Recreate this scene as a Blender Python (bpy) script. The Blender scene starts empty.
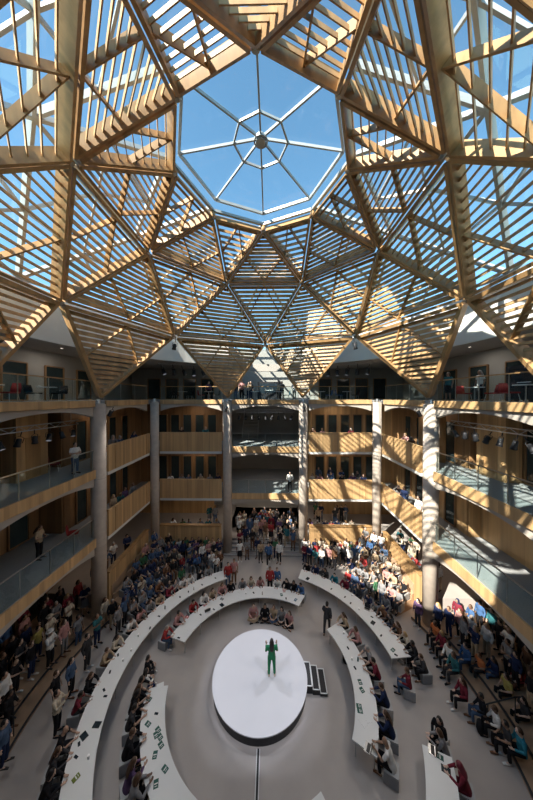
import bpy, bmesh, math, random
from mathutils import Vector, Matrix, Euler
R = random.Random(11)
sin, cos, PI = math.sin, math.cos, math.pi
rad, deg = math.radians, math.degrees
SC = bpy.context.scene
COL = SC.collection
V = Vector

# ------------------------------------------------------------------ helpers
class MB:
    def __init__(s): s.v = []; s.f = []; s.m = []
    def add(s, vs, fs, m=0):
        b = len(s.v); s.v += [tuple(v) for v in vs]; s.f += [tuple(b + i for i in f) for f in fs]; s.m += [m] * len(fs)
        return s
    def hexa(s, p, m=0):   # 8 points: bottom 4 (ccw), top 4
        return s.add(p, [(3, 2, 1, 0), (4, 5, 6, 7), (0, 1, 5, 4), (1, 2, 6, 5), (2, 3, 7, 6), (3, 0, 4, 7)], m)
    def box(s, c, d, rz=0, m=0, mat=None):
        x, y, z = d[0] / 2, d[1] / 2, d[2] / 2
        M = mat if mat is not None else Matrix.Translation(c) @ Matrix.Rotation(rz, 4, 'Z')
        return s.hexa([M @ V(q) for q in ((-x, -y, -z), (x, -y, -z), (x, y, -z), (-x, y, -z), (-x, -y, z), (x, -y, z), (x, y, z), (-x, y, z))], m)
    def bar(s, a, b, w, h, up=(0, 0, 1), m=0):   # w across, h along up
        a = V(a); b = V(b); d = (b - a).normalized(); u = V(up); u = (u - d * u.dot(d)).normalized(); t = d.cross(u)
        t *= w / 2; u = u * (h / 2)
        return s.hexa([a - t - u, a + t - u, b + t - u, b - t - u, a - t + u, a + t + u, b + t + u, b - t + u], m)
    def tube(s, pts, rs, n=10, ref=(1, 0, 0), m=0, caps=True):
        pts = [V(p) for p in pts]; ring = []
        for i, p in enumerate(pts):
            d = (pts[min(i + 1, len(pts) - 1)] - pts[max(i - 1, 0)])
            d = d.normalized() if d.length > 1e-9 else V((0, 0, 1))
            x = V(ref); x = x - d * x.dot(d)
            if x.length < .2: x = V((0, 1, 0)); x = x - d * x.dot(d)
            if x.length < .2: x = V((0, 0, 1)) - d * d.z
            x.normalize(); y = d.cross(x)
            r = rs[i] if isinstance(rs, (list, tuple)) else rs
            rx, ry = r if isinstance(r, tuple) else (r, r)
            ring.append([p + x * (rx * cos(2 * PI * k / n)) + y * (ry * sin(2 * PI * k / n)) for k in range(n)])
        vs = [q for g in ring for q in g]; fs = []
        for i in range(len(pts) - 1):
            for k in range(n):
                fs.append((i * n + k, i * n + (k + 1) % n, (i + 1) * n + (k + 1) % n, (i + 1) * n + k))
        if caps: fs += [tuple(range(n - 1, -1, -1)), tuple((len(pts) - 1) * n + k for k in range(n))]
        return s.add(vs, fs, m)
    def prism(s, poly, z0, z1, m=0):
        n = len(poly)
        vs = [(x, y, z0) for x, y in poly] + [(x, y, z1) for x, y in poly]
        fs = [tuple(range(n - 1, -1, -1)), tuple(range(n, 2 * n))] + [(i, (i + 1) % n, n + (i + 1) % n, n + i) for i in range(n)]
        return s.add(vs, fs, m)
    def arc(s, r0, r1, a0, a1, z0, z1, n=40, m=0):   # azimuth from +Y towards +X, degrees
        full = abs(a1 - a0) >= 359.9
        vs = []
        for i in range(n + 1):
            A = rad(a0 + (a1 - a0) * i / n)
            for r, z in ((r0, z0), (r1, z0), (r1, z1), (r0, z1)): vs.append((r * sin(A), r * cos(A), z))
        fs = []
        for i in range(n):
            b = 4 * i
            for k in range(4): fs.append((b + k, b + (k + 1) % 4, b + 4 + (k + 1) % 4, b + 4 + k))
        if not full: fs += [(3, 2, 1, 0), (4 * n, 4 * n + 1, 4 * n + 2, 4 * n + 3)]
        return s.add(vs, fs, m)
    def ball(s, c, r, n=12, k=8, m=0, mat=None):
        c = V(c); rx, ry, rz = r if isinstance(r, tuple) else (r, r, r); vs = []; fs = []
        for j in range(k + 1):
            t = PI * j / k
            for i in range(n):
                q = V((rx * sin(t) * cos(2 * PI * i / n), ry * sin(t) * sin(2 * PI * i / n), rz * cos(t)))
                if mat: q = mat.to_3x3() @ q
                vs.append(c + q)
        for j in range(k):
            for i in range(n): fs.append((j * n + i, (j + 1) * n + i, (j + 1) * n + (i + 1) % n, j * n + (i + 1) % n))
        return s.add(vs, fs, m)
    def mesh(s, name, mats, smooth=False):
        me = bpy.data.meshes.new(name); me.from_pydata(s.v, [], s.f)
        for mt in (mats if isinstance(mats, (list, tuple)) else [mats]): me.materials.append(mt)
        for p, mi in zip(me.polygons, s.m): p.material_index = mi; p.use_smooth = smooth
        bm = bmesh.new(); bm.from_mesh(me); bmesh.ops.remove_doubles(bm, verts=bm.verts, dist=1e-6)
        bmesh.ops.recalc_face_normals(bm, faces=bm.faces); bm.to_mesh(me); bm.free()
        return me
    def build(s, name, mats, parent=None, smooth=False, loc=None, **kw):
        o = bpy.data.objects.new(name, s.mesh(name, mats, smooth)); COL.objects.link(o)
        if loc is not None: o.location = loc
        if parent: o.parent = parent
        for k, v in kw.items(): o[k] = v
        return o

def empty(name, loc=(0, 0, 0), rz=0, **kw):
    o = bpy.data.objects.new(name, None); o.empty_display_size = .2; COL.objects.link(o)
    o.location = loc; o.rotation_euler = (0, 0, rz)
    for k, v in kw.items(): o[k] = v
    return o
KIDS = {}
def kids(o): return [c for c in bpy.data.objects if c.parent == o]
def dup(o, loc, rz=0, tree=None, **kw):
    if o.name not in KIDS: KIDS[o.name] = kids(o)
    r = o.copy(); COL.objects.link(r); r.location = loc; r.rotation_euler = (0, 0, rz)
    for k, v in kw.items(): r[k] = v
    for c in KIDS[o.name]:
        d = c.copy(); COL.objects.link(d); d.parent = r
    return r
def pol(r, az, z=0): return V((r * sin(rad(az)), r * cos(rad(az)), z))
def struct(o): o['kind'] = 'structure'; return o

# camera model (used to look up where a point of the floor lies)
F, PITCH, YAW, CX, CY, CZ = 246.1, -.0101, .0153, .431, -11.24, 13.4
def at(px, py, h):
    x, y, z = (px - 266.5) / F, 1, (400 - py) / F
    c, s = cos(PITCH), sin(PITCH); y, z = c * y - s * z, s * y + c * z
    c, s = cos(YAW), sin(YAW); x, y = c * x - s * y, s * x + c * y
    t = (h - CZ) / z
    return V((x * t + CX, y * t + CY, h))
def px(p):
    x, y, z = p[0] - CX, p[1] - CY, p[2] - CZ
    c, s = cos(YAW), sin(YAW); x, y = c * x + s * y, -s * x + c * y
    c, s = cos(PITCH), sin(PITCH); y, z = c * y + s * z, -s * y + c * z
    return (266.5 + F * x / max(y, .01), 400 - F * z / max(y, .01))

# ------------------------------------------------------------------ materials
def mat(name, col, rough=.6, metal=0, kind=None, scale=4, amt=.25, emit=None, spec=.5, bump=0):
    m = bpy.data.materials.new(name); m.use_nodes = True; nt = m.node_tree; N = nt.nodes; L = nt.links
    b = N['Principled BSDF']; b.inputs['Roughness'].default_value = rough; b.inputs['Metallic'].default_value = metal
    b.inputs['Specular IOR Level'].default_value = spec
    b.inputs['Base Color'].default_value = (*col, 1)
    tc = N.new('ShaderNodeTexCoord'); mp = N.new('ShaderNodeMapping'); L.new(tc.outputs['Object'], mp.inputs['Vector'])
    if kind == 'object':
        oi = N.new('ShaderNodeObjectInfo'); nz = N.new('ShaderNodeTexNoise'); nz.inputs['Scale'].default_value = scale
        L.new(mp.outputs[0], nz.inputs['Vector'])
        mr = N.new('ShaderNodeMapRange'); mr.inputs['To Min'].default_value = 1 - amt; mr.inputs['To Max'].default_value = 1 + amt
        L.new(nz.outputs['Fac'], mr.inputs['Value'])
        mx = N.new('ShaderNodeVectorMath'); mx.operation = 'SCALE'; L.new(oi.outputs['Color'], mx.inputs[0]); L.new(mr.outputs[0], mx.inputs['Scale'])
        L.new(mx.outputs[0], b.inputs['Base Color'])
    elif kind:
        nz = N.new('ShaderNodeTexNoise'); nz.inputs['Scale'].default_value = scale; nz.inputs['Detail'].default_value = 6
        cr = N.new('ShaderNodeValToRGB')
        cr.color_ramp.elements[0].position = .3; cr.color_ramp.elements[1].position = .7
        cr.color_ramp.elements[0].color = (*[c * (1 - amt) for c in col], 1); cr.color_ramp.elements[1].color = (*[min(1, c * (1 + amt)) for c in col], 1)
        L.new(mp.outputs[0], nz.inputs['Vector']); L.new(nz.outputs['Fac'], cr.inputs['Fac'])
        out = cr.outputs['Color']
        if kind == 'wood': mp.inputs['Scale'].default_value = (1, 1, .12)
        if kind == 'grain': mp.inputs['Scale'].default_value = (.3, .3, 3)
        if kind == 'plank':     # vertical boards of alternating tone
            mp.inputs['Scale'].default_value = (1, 1, .1)
            vo = N.new('ShaderNodeTexVoronoi'); vo.inputs['Scale'].default_value = 4.5
            m2 = N.new('ShaderNodeMapping'); m2.inputs['Scale'].default_value = (1, 1, .0); L.new(tc.outputs['Object'], m2.inputs['Vector']); L.new(m2.outputs[0], vo.inputs['Vector'])
            sp = N.new('ShaderNodeSeparateColor'); L.new(vo.outputs['Color'], sp.inputs[0])
            mr = N.new('ShaderNodeMapRange'); mr.inputs['To Min'].default_value = .78; mr.inputs['To Max'].default_value = 1.12; L.new(sp.outputs[0], mr.inputs['Value'])
            mx = N.new('ShaderNodeVectorMath'); mx.operation = 'SCALE'; L.new(cr.outputs['Color'], mx.inputs[0]); L.new(mr.outputs[0], mx.inputs['Scale']); out = mx.outputs[0]
        L.new(out, b.inputs['Base Color'])
        if bump:
            bp = N.new('ShaderNodeBump'); bp.inputs['Strength'].default_value = bump; L.new(nz.outputs['Fac'], bp.inputs['Height']); L.new(bp.outputs[0], b.inputs['Normal'])
    if emit:
        b.inputs['Emission Color'].default_value = (*emit[0], 1); b.inputs['Emission Strength'].default_value = emit[1]
    return m
def glass(name, tint=(.93, .97, .98), refl=.6):
    m = bpy.data.materials.new(name); m.use_nodes = True; nt = m.node_tree; N = nt.nodes; L = nt.links
    N.remove(N['Principled BSDF']); out = N['Material Output']
    t = N.new('ShaderNodeBsdfTransparent'); t.inputs[0].default_value = (*tint, 1)
    g = N.new('ShaderNodeBsdfGlossy'); g.inputs['Roughness'].default_value = .02
    lw = N.new('ShaderNodeLayerWeight'); lw.inputs['Blend'].default_value = .5
    pw = N.new('ShaderNodeMath'); pw.operation = 'POWER'; pw.inputs[1].default_value = 4; L.new(lw.outputs['Facing'], pw.inputs[0])
    mu = N.new('ShaderNodeMath'); mu.operation = 'MULTIPLY_ADD'; mu.inputs[1].default_value = refl; mu.inputs[2].default_value = .03; L.new(pw.outputs[0], mu.inputs[0])
    mx = N.new('ShaderNodeMixShader'); L.new(mu.outputs[0], mx.inputs[0]); L.new(t.outputs[0], mx.inputs[1]); L.new(g.outputs[0], mx.inputs[2])
    L.new(mx.outputs[0], out.inputs['Surface'])
    return m
M = dict(
    glulam=mat('glulam', (.36, .212, .092), .5, kind='wood', scale=3, amt=.28),
    slat=mat('larch_slat', (.45, .275, .13), .55, kind='wood', scale=2.2, amt=.32),
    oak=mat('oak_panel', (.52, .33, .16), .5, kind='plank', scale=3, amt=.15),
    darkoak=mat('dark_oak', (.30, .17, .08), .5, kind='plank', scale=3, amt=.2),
    steel=mat('white_steel', (.33, .35, .36), .35, kind='noise', scale=2, amt=.05),
    concrete=mat('column_concrete', (.50, .43, .37), .75, kind='noise', scale=3, amt=.1, bump=.05),
    plaster=mat('white_plaster', (.66, .66, .64), .85, kind='noise', scale=1, amt=.03),
    grey=mat('grey_plaster', (.34, .33, .31), .85, kind='noise', scale=1, amt=.06),
    soffit=mat('grey_soffit', (.40, .36, .32), .8, kind='noise', scale=1, amt=.05),
    floor=mat('pale_stone_floor', (.385, .35, .33), .5, kind='noise', scale=.7, amt=.08),
    gfloor=mat('grey_carpet', (.30, .31, .32), .85, kind='noise', scale=30, amt=.12),
    tan=mat('tan_timber_floor', (.42, .28, .18), .6, kind='noise', scale=2, amt=.12),
    nosing=mat('dark_nosing', (.03, .03, .035), .5, kind='noise', scale=8, amt=.2),
    white=mat('white_laminate', (.72, .73, .73), .4, kind='noise', scale=1, amt=.02),
    deck=mat('stage_deck', (.55, .55, .57), .5, kind='noise', scale=1, amt=.02),
    black=mat('black_paint', (.015, .016, .02), .5, kind='noise', scale=6, amt=.2),
    metal=mat('brushed_metal', (.5, .5, .5), .3, 1, kind='noise', scale=20, amt=.1),
    teal=mat('tinted_window', (.03, .045, .048), .08, kind='noise', scale=.7, amt=.3),
    glass=glass('clear_glass', (.95, .98, .985), .25),
    rail=glass('balustrade_glass', (.9, .95, .95), .5),
    lens=mat('lamp_lens', (.12, .12, .15), .1, emit=((.8, .85, 1), .15), kind='noise', scale=5, amt=.02),
    down=mat('downlight', (1, .9, .8), .3, emit=((1, .85, .7), 3), kind='noise', scale=5, amt=.02),
    cloth=mat('fabric', (.5, .5, .5), .9, kind='object', scale=9, amt=.3, spec=.2),
    skin=mat('skin', (.5, .3, .2), .55, kind='object', scale=5, amt=.06, spec=.4),
    hair=mat('hair', (.03, .02, .01), .5, kind='object', scale=40, amt=.4, spec=.5),
    eye=mat('eye', (.02, .015, .01), .2, kind='noise', scale=5, amt=.1),
    lip=mat('lip', (.35, .12, .1), .5, kind='noise', scale=5, amt=.1),
    paint=mat('tinted_object', (.5, .5, .5), .45, kind='object', scale=14, amt=.12),
    screen=mat('screen', (.02, .03, .04), .15, kind='noise', scale=3, amt=.3),
)

# ------------------------------------------------------------------ the shell
def fstruct(name, mb, m): return struct(mb.build(name, m))
b = MB(); b.box((0, 0, -.15), (31, 34, .3)); fstruct('floor', b, M['floor'])
# raised side platforms with two curved steps, at left and right
for sd, nm in ((-1, 'left'), (1, 'right')):
    A0, A1 = (-128, -66) if sd < 0 else (68, 128)
    def poly(r):
        pts = [tuple(pol(r, A0 + (A1 - A0) * i / 40)[:2]) for i in range(41)]
        y0, y1 = (pts[0][1], pts[-1][1])
        return pts + [(sd * 14.9, y1), (sd * 14.9, y0)]
    b = MB(); b.prism(poly(9.65), 0, .16); b.prism(poly(10.25), .16, .32); fstruct('floor_platform_' + nm, b, M['tan'])
    b = MB(); b.arc(9.63, 9.70, A0, A1, .10, .165); b.arc(10.23, 10.30, A0, A1, .26, .325); fstruct('trim_step_nosing_' + nm, b, M['nosing'])
# back steps and raised back floor
b = MB()
for i in range(5): b.box((0, 9.35 + .32 * i + (17 - 9.35 - .32 * i) / 2, .08 + .16 * i), (7.0, 17 - 9.35 - .32 * i, .16))
b.box((0, 14.6, .4), (30, 4.4, .8))
for sd in (-1, 1): b.box((sd * 9.2, 13.2, .6), (11.4, 6.9, 1.2)); b.box((sd * 12.0, 6.75, .6), (4.3, 6.0, 1.2))
fstruct('floor_back_steps', b, M['floor'])
b = MB()
for i in range(5): b.box((0, 9.36 + .32 * i, .145 + .16 * i), (7.0, .05, .03))
fstruct('trim_back_step_edges', b, M['white'])
# low timber walls of the ground level
def lowwall(name, a, c, z1, lab):
    r = empty(name, (0, 0, 0), label=lab, category='low wall')
    b = MB(); b.bar((*a, z1 / 2), (*c, z1 / 2), .18, z1); b.build('wall_panel', M['oak'], r)
    b = MB(); b.bar((*a, z1 + .03), (*c, z1 + .03), .34, .06); b.build('ledge', M['glulam'], r)
lowwall('low_timber_wall', (-3.75, 9.6), (-9.0, 9.6), 2.5, 'low oak wall behind the crowd between the far left columns')
lowwall('low_timber_wall', (3.75, 9.6), (9.0, 9.6), 2.5, 'low oak wall behind the crowd between the far right columns')
lowwall('low_timber_wall', (-9.7, 3.8), (-9.7, 8.8), 2.5, 'low oak wall with sloping view along left side seating')
lowwall('low_timber_wall', (9.7, 3.8), (9.7, 8.8), 2.5, 'low oak wall with sun stripes along right side seating')

# slabs
E0 = 9.75   # edge of the galleries
LEV = {1: 5.2, 2: 9.2, 3: 13.2}
for k, z in LEV.items():
    b = MB(); t = .34
    ys = -12.6
    b.box(((-15 - E0) / 2, (16.5 + ys) / 2, z - t / 2), (15 - E0, 16.5 - ys, t)); b.box(((15 + E0) / 2, (16.5 + ys) / 2, z - t / 2), (15 - E0, 16.5 - ys, t))
    b.box((0, (16.9 + E0) / 2, z - t / 2 + .0005), (2 * E0, 16.9 - E0, t))
    b.box((0, -14.2, z - t / 2), (30, 3.2, t - .002))
    fstruct('floor_gallery_%d' % k, b, M['gfloor'])
    b = MB(); z1 = z - t - .02
    b.box(((-15 - E0) / 2 - .2, (16.5 + ys) / 2, z1), (15 - E0 - .4, 16.5 - ys, .04)); b.box(((15 + E0) / 2 + .2, (16.5 + ys) / 2, z1), (15 - E0 - .4, 16.5 - ys, .04))
    b.box((0, (16.9 + E0 + .3) / 2, z1), (2 * E0, 16.9 - E0 - .3, .04)); fstruct('ceiling_gallery_%d' % k, b, M['soffit'])
# outer walls
b = MB(); b.box((-15.1, 7.5, 9.4), (.2, 19, 18.8)); b.box((-15.1, -9.5, 8.4), (.2, 15, 16.8)); fstruct('wall_left', b, M['grey'])
b = MB(); b.box((15.1, 0, 9.4), (.2, 34, 18.8)); fstruct('wall_right', b, M['grey'])
b = MB(); b.box((0, 17, 9.4), (30.4, .2, 18.8)); fstruct('wall_back', b, M['grey'])
b = MB(); b.box((0, -15.9, 8.4), (30.4, .2, 16.8)); fstruct('wall_front', b, M['grey'])
# gallery inner walls (oak) with windows
wn = [0]
def windows(a, d, n, L, z, h, nrm, w=.9):
    """n windows on the wall line a + d*t, L long"""
    for i in range(n):
        c = V(a) + V(d) * (L * (i + .5) / n)
        wn[0] += 1
        b = MB(); dd = V(d); nn = V(nrm)
        for s_ in (-1, 1): b.bar(c + dd * (s_ * w / 2) + nn * .05 + V((0, 0, z)), c + dd * (s_ * w / 2) + nn * .05 + V((0, 0, z + h)), .07, .1, nrm)
        b.bar(c - dd * w / 2 + nn * .05 + V((0, 0, z + h)), c + dd * w / 2 + nn * .05 + V((0, 0, z + h)), .1, .07)
        b.bar(c - dd * w / 2 + nn * .05 + V((0, 0, z)), c + dd * w / 2 + nn * .05 + V((0, 0, z)), .1, .07)
        f = struct(b.build('window_%d' % wn[0], M['darkoak']))
        b = MB(); b.bar(c - dd * (w / 2 - .04) + nn * .03 + V((0, 0, z + h / 2)), c + dd * (w / 2 - .04) + nn * .03 + V((0, 0, z + h / 2)), .02, h - .06); b.build('pane', M['teal'], f)
for k in (1, 2):
    z0 = LEV[k]; h = 3.6; zc = z0 + h / 2
    for sd, nm in ((-1, 'left'), (1, 'right')):
        wx = 13.6 if sd < 0 else 12.9
        b = MB(); b.box((sd * wx, -4.6, zc), (.16, 16, h)); b.box((sd * (wx + 12.2) / 2, 3.4, zc), (wx - 12.2 + .16, .16, h)); b.box((sd * 12.2, 8.0, zc), (.16, 9.2, h))
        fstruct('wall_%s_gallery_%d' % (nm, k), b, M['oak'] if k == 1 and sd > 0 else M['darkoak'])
        if sd < 0 or k == 2: windows((sd * (wx - .08), -8, 0), (0, 1, 0), 6, 11, z0 + .05, 2.6, (-sd, 0, 0), 1.1)
        windows((sd * 12.12, 4, 0), (0, 1, 0), 4, 6.5, z0 + .05, 2.6, (-sd, 0, 0), .9)
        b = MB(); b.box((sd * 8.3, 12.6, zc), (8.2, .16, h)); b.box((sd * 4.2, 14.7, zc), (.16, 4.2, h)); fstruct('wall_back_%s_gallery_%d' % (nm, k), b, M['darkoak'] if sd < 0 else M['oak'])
        windows((sd * 4.6, 12.52, 0), (sd, 0, 0), 5, 6, z0 + .05, 2.5, (0, -1, 0), .85)
for sd, nm in ((-1, 'left'), (1, 'right')):   # ground storey
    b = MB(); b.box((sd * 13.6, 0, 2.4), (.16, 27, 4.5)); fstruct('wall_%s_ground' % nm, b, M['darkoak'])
    b = MB(); b.box((sd * 9.5, 14.6, 2.8), (8, .16, 4)); fstruct('wall_back_%s_ground' % nm, b, M['oak'])
    windows((sd * 13.5, -9, .3), (0, 1, 0), 7, 13, .05, 2.8, (-sd, 0, 0), 1.2)
# top level walls, ceiling, bulkhead
for sd, nm in ((-1, 'left'), (1, 'right')):
    b = MB(); b.box((sd * 14.2, 1, 14.85), (.16, 26, 3.3)); fstruct('wall_%s_top' % nm, b, M['grey'])
    windows((sd * 14.1, -4, 0), (0, 1, 0), 5, 13, 13.25, 2.2, (-sd, 0, 0), 1.4)
    b = MB(); b.box((sd * 9.4, 14.6, 14.85), (9.6, .16, 3.3)); fstruct('wall_back_%s_top' % nm, b, M['grey'])
    windows((sd * 5.2, 14.5, 0), (sd, 0, 0), 4, 7.5, 13.25, 2.1, (0, -1, 0), 1.3)
b = MB()
def ringplate(b, r, half, y0, y1, z0, z1, a0, a1, n=64):
    for i in range(n):
        A, B = a0 + (a1 - a0) * i / n, a0 + (a1 - a0) * (i + 1) / n
        q = []
        for az in (A, B):
            d = pol(1, az); s_ = min(half / abs(d.x) if abs(d.x) > 1e-6 else 99, (y1 / d.y) if d.y > 1e-6 else (y0 / d.y if d.y < -1e-6 else 99)); q.append((d * r, d * s_))
        p = [q[0][0], q[0][1], q[1][1], q[1][0]]
        b.hexa([(v.x, v.y, z0) for v in p] + [(v.x, v.y, z1) for v in p])
ringplate(b, 11.4, 15, -15.8, 16.9, 16.4, 16.5, 17, 343); fstruct('ceiling_top', b, M['soffit'])
b = MB(); ringplate(b, 11.35, 15.2, -16, 17.1, 18.7, 18.85, 17, 185); ringplate(b, 11.35, 15.2, -16, 17.1, 18.7, 18.85, 262, 343); ringplate(b, 11.35, 15.2, -16, 17.1, 16.75, 16.9, 185, 262); fstruct('roof_edge', b, M['plaster'])  # unseen near-left stretch lowered so sun reaches the right galleries
b = MB(); b.arc(11.35, 11.5, 17, 185, 16.35, 18.75, 50); b.arc(11.35, 11.5, 262, 343, 16.35, 18.75, 30); b.arc(11.35, 11.5, 185, 262, 16.35, 16.9, 30); fstruct('wall_bulkhead', b, M['plaster'])  # near-left bulkhead, out of view, kept low to admit the sun
b = MB()
for sd in (-1, 1): b.box((sd * 3.38, 13.9, 17.4), (.15, 5.8, 2.3))
b.box((0, 13.4, 16.35), (6.6, .4, .7)); fstruct('wall_bay', b, M['grey'])
b = MB()
for i in range(5): b.box((-3.2 + 1.6 * i, 14.1, 18.7), (.12, 5.4, .2))
for j in range(3): b.box((0, 12.2 + 2.0 * j, 18.7), (6.6, .12, .16))
r = empty('bay_rooflight', (0, 0, 0), label='rooflight with white bars over the far central bay', category='rooflight')
b.build('glazing_bars', M['steel'], r); b = MB(); b.box((0, 14.1, 18.82), (6.6, 5.4, .02)); b.build('pane', M['glass'], r)

# columns
cols = [(-9.82, 3.25, .40, 'near left, rising to the low tip of the timber roof'), (9.82, 3.25, .40, 'near right, striped by sunlight'),
        (-3.25, 9.82, .37, 'far centre left beside the steps'), (3.25, 9.82, .37, 'far centre right beside the steps'),
        (-9.3, 9.3, .34, 'in the far left corner'), (9.3, 9.3, .34, 'in the far right corner'),
        (-9.82, -3.25, .40, None), (9.82, -3.25, .40, None), (-3.25, -12.4, .37, None), (3.25, -12.4, .37, None)]
for x, y, r_, lab in cols:
    if lab is None and abs(x) < 5: continue
    if lab is None: lab = 'outside the picture on the %s side' % ('left' if x < 0 else 'right')
    r = empty('round_column', (x, y, 0), label='tall round concrete column ' + lab, category='column')
    b = MB(); b.tube([(0, 0, 0), (0, 0, 13.0)], r_, 32); b.build('shaft', M['concrete'], r, True)
    b = MB(); b.tube([(0, 0, 12.98), (0, 0, 13.06), (0, 0, 13.06), (0, 0, 13.3)], [r_ * .8, r_ * .8, .14, .10], 20); b.build('steel_cap', M['metal'], r)
    b = MB()
    for zz in (4.6, 8.6): b.tube([(0, 0, zz), (0, 0, zz + .03)], r_ + .006, 32)
    b.build('joint_ring', M['soffit'], r, True)

# fascias, arched beams, balustrades and parapets
def side_of(a, c):
    m_ = (V((*a, 0)) + V((*c, 0))) / 2
    if m_.y > 9: return 'far side'
    return 'left side' if m_.x < 0 else 'right side'
LN = {1: 'first gallery', 2: 'second gallery', 3: 'top gallery'}
def bay(a, c, k, kind, where):
    a3, c3 = V((*a, 0)), V((*c, 0)); d = (c3 - a3).normalized(); L = (c3 - a3).length; n = V((-d.y, d.x, 0)); mid = (a3 + c3) / 2
    if n.dot(mid) < 0: n = -n      # n points out of the void (into the gallery)
    z = LEV[k]
    def P(t, out, zz): return a3 + d * t + n * out + V((0, 0, zz))
    hf = .36 if k == 3 else .5
    b = MB(); b.bar(P(0, -.05, z - hf / 2 + .02), P(L, -.05, z - hf / 2 + .02), .09, hf)
    r = b.build('gallery_fascia', M['oak'], None, label='oak edge board of the %s, %s' % (LN[k], where), category='fascia')
    # arched beam beneath
    b = MB(); N_ = 24; z1 = z - hf - .0; pts = []
    dep = .42 if k == 3 else .34
    for i in range(N_ + 1):
        u = i / N_; h = .16 + dep * (abs(2 * u - 1) ** 2.2)
        pts.append((u * L, z1 - h))
    for i in range(N_):
        (t0, q0), (t1, q1) = pts[i], pts[i + 1]
        b.hexa([P(t0, .02, q0), P(t0, .30, q0), P(t1, .30, q1), P(t1, .02, q1), P(t0, .02, z1), P(t0, .30, z1), P(t1, .30, z1), P(t1, .02, z1)])
    if kind != 'parapet': b.build('arched_beam', M['soffit'], None, label='pale arched beam under the %s, %s' % (LN[k], where), category='beam')
    if kind == 'glass':
        r = empty('glass_balustrade', tuple(P(L / 2, .05, z)), label='frameless glass balustrade of the %s, %s' % (LN[k], where), category='balustrade')
        o_ = P(L / 2, .05, z)
        h = 1.12; npan = max(2, round(L / 1.55)); w = L / npan
        for i in range(npan):
            b = MB(); b.bar(P(i * w + .02, .05, z + h / 2) - o_, P((i + 1) * w - .02, .05, z + h / 2) - o_, .02, h - .04); b.build('glass_panel', M['rail'], r)
        b = MB(); b.bar(P(0, .05, z + h + .02) - o_, P(L, .05, z + h + .02) - o_, .05, .05); b.build('handrail', M['metal'] if k < 3 else M['glulam'], r)
        b = MB()
        for i in range(npan + 1): b.bar(P(min(max(i * w, .03), L - .03), .08, z) - o_, P(min(max(i * w, .03), L - .03), .08, z + h) - o_, .03, .03, tuple(d))
        b.build('post', M['metal'], r)
    elif kind == 'parapet':
        r = empty('timber_parapet', tuple(P(L / 2, 0, z)), label='solid oak parapet of the %s, %s' % (LN[k], where), category='parapet')
        o_ = P(L / 2, 0, z)
        b = MB(); b.bar(P(.0, -.16, z + .4) - o_, P(L, -.16, z + .4) - o_, .1, 1.55)
        for t in (.12 * L, .88 * L): b.bar(P(t, -.22, z + .4) - o_, P(t + .08, -.22, z + .4) - o_, .06, 1.5)
        b.build('panel', M['oak'], r)
        b = MB(); b.bar(P(0, -.16, z + 1.22) - o_, P(L, -.16, z + 1.22) - o_, .14, .05); b.build('cap_rail', M['oak'], r)
        b = MB(); b.bar(P(0, -.10, z + 1.19) - o_, P(L, -.10, z + 1.19) - o_, .05, .06); b.build('shadow_gap', M['black'], r)
        b = MB(); b.bar(P(0, -.02, z - .48) - o_, P(L, -.02, z - .48) - o_, .3, .22); b.build('soffit_strip', M['plaster'], r)
W = {'bl': 'far side left bay', 'bc': 'far side centre bay', 'br': 'far side right bay', 'lf': 'left side far bay', 'rf': 'right side far bay', 'ln': 'left side near bay', 'rn': 'right side near bay', 'lb': 'left side nearest bay', 'rb': 'right side nearest bay'}
BAYS = {'bl': ((-9.0, E0), (-3.7, E0)), 'bc': ((-2.85, E0), (2.85, E0)), 'br': ((3.7, E0), (9.0, E0)), 'lf': ((-E0, 3.75), (-E0, 9.0)), 'rf': ((E0, 3.75), (E0, 9.0)),
        'ln': ((-E0, -2.8), (-E0, 2.8)), 'rn': ((E0, -2.8), (E0, 2.8)), 'lb': ((-E0, -9.5), (-E0, -3.7)), 'rb': ((E0, -9.5), (E0, -3.7))}
for key, (a, c) in BAYS.items():
    for k in (1, 2, 3):
        kind = 'glass' if (k == 3 or key in ('bc', 'ln', 'rn', 'lb', 'rb')) else 'parapet'
        bay(a, c, k, kind, W[key])

# ------------------------------------------------------------------ timber roof
RO, RB, RC = (3.977, 23.777), (7.149, 21.70), (9.349, 17.836)
def On(az): return pol(RO[0], az, RO[1])
def Bn(az):
    a = az % 360
    if 150 < a < 210: return V((2.9 if a < 180 else -2.9, -6.9, 22.2))     # the bay over the viewing gallery is stretched outwards
    return pol(RB[0], az, RB[1])
def Cn(az):
    a = az % 360
    if a == 180: return V((0, -10.6, 18.5))
    if a in (135, 225): return V((8.2 if a < 180 else -8.2, -7.2, 17.2))
    return pol(RC[0], az, RC[1])
def Dn(az):
    p, q = 9.82, 3.25
    a = az % 360; sx = 1 if a < 180 else -1; sy = 1 if (a < 90 or a > 270) else -1
    X, Y = (q, p) if (a % 180 < 45 or a % 180 > 135) else (p, q)
    return V((sx * X, sy * Y, 13.3))
AZW = {0: 'far side', 22.5: 'far side right of middle', 45: 'far right', 67.5: 'right, far half', 90: 'right side', 112.5: 'right, near half', 135: 'near right', 157.5: 'near side right of middle',
       180: 'near side', 202.5: 'near side left of middle', 225: 'near left', 247.5: 'left, near half', 270: 'left side', 292.5: 'left, far half', 315: 'far left', 337.5: 'far side left of middle'}
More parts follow.
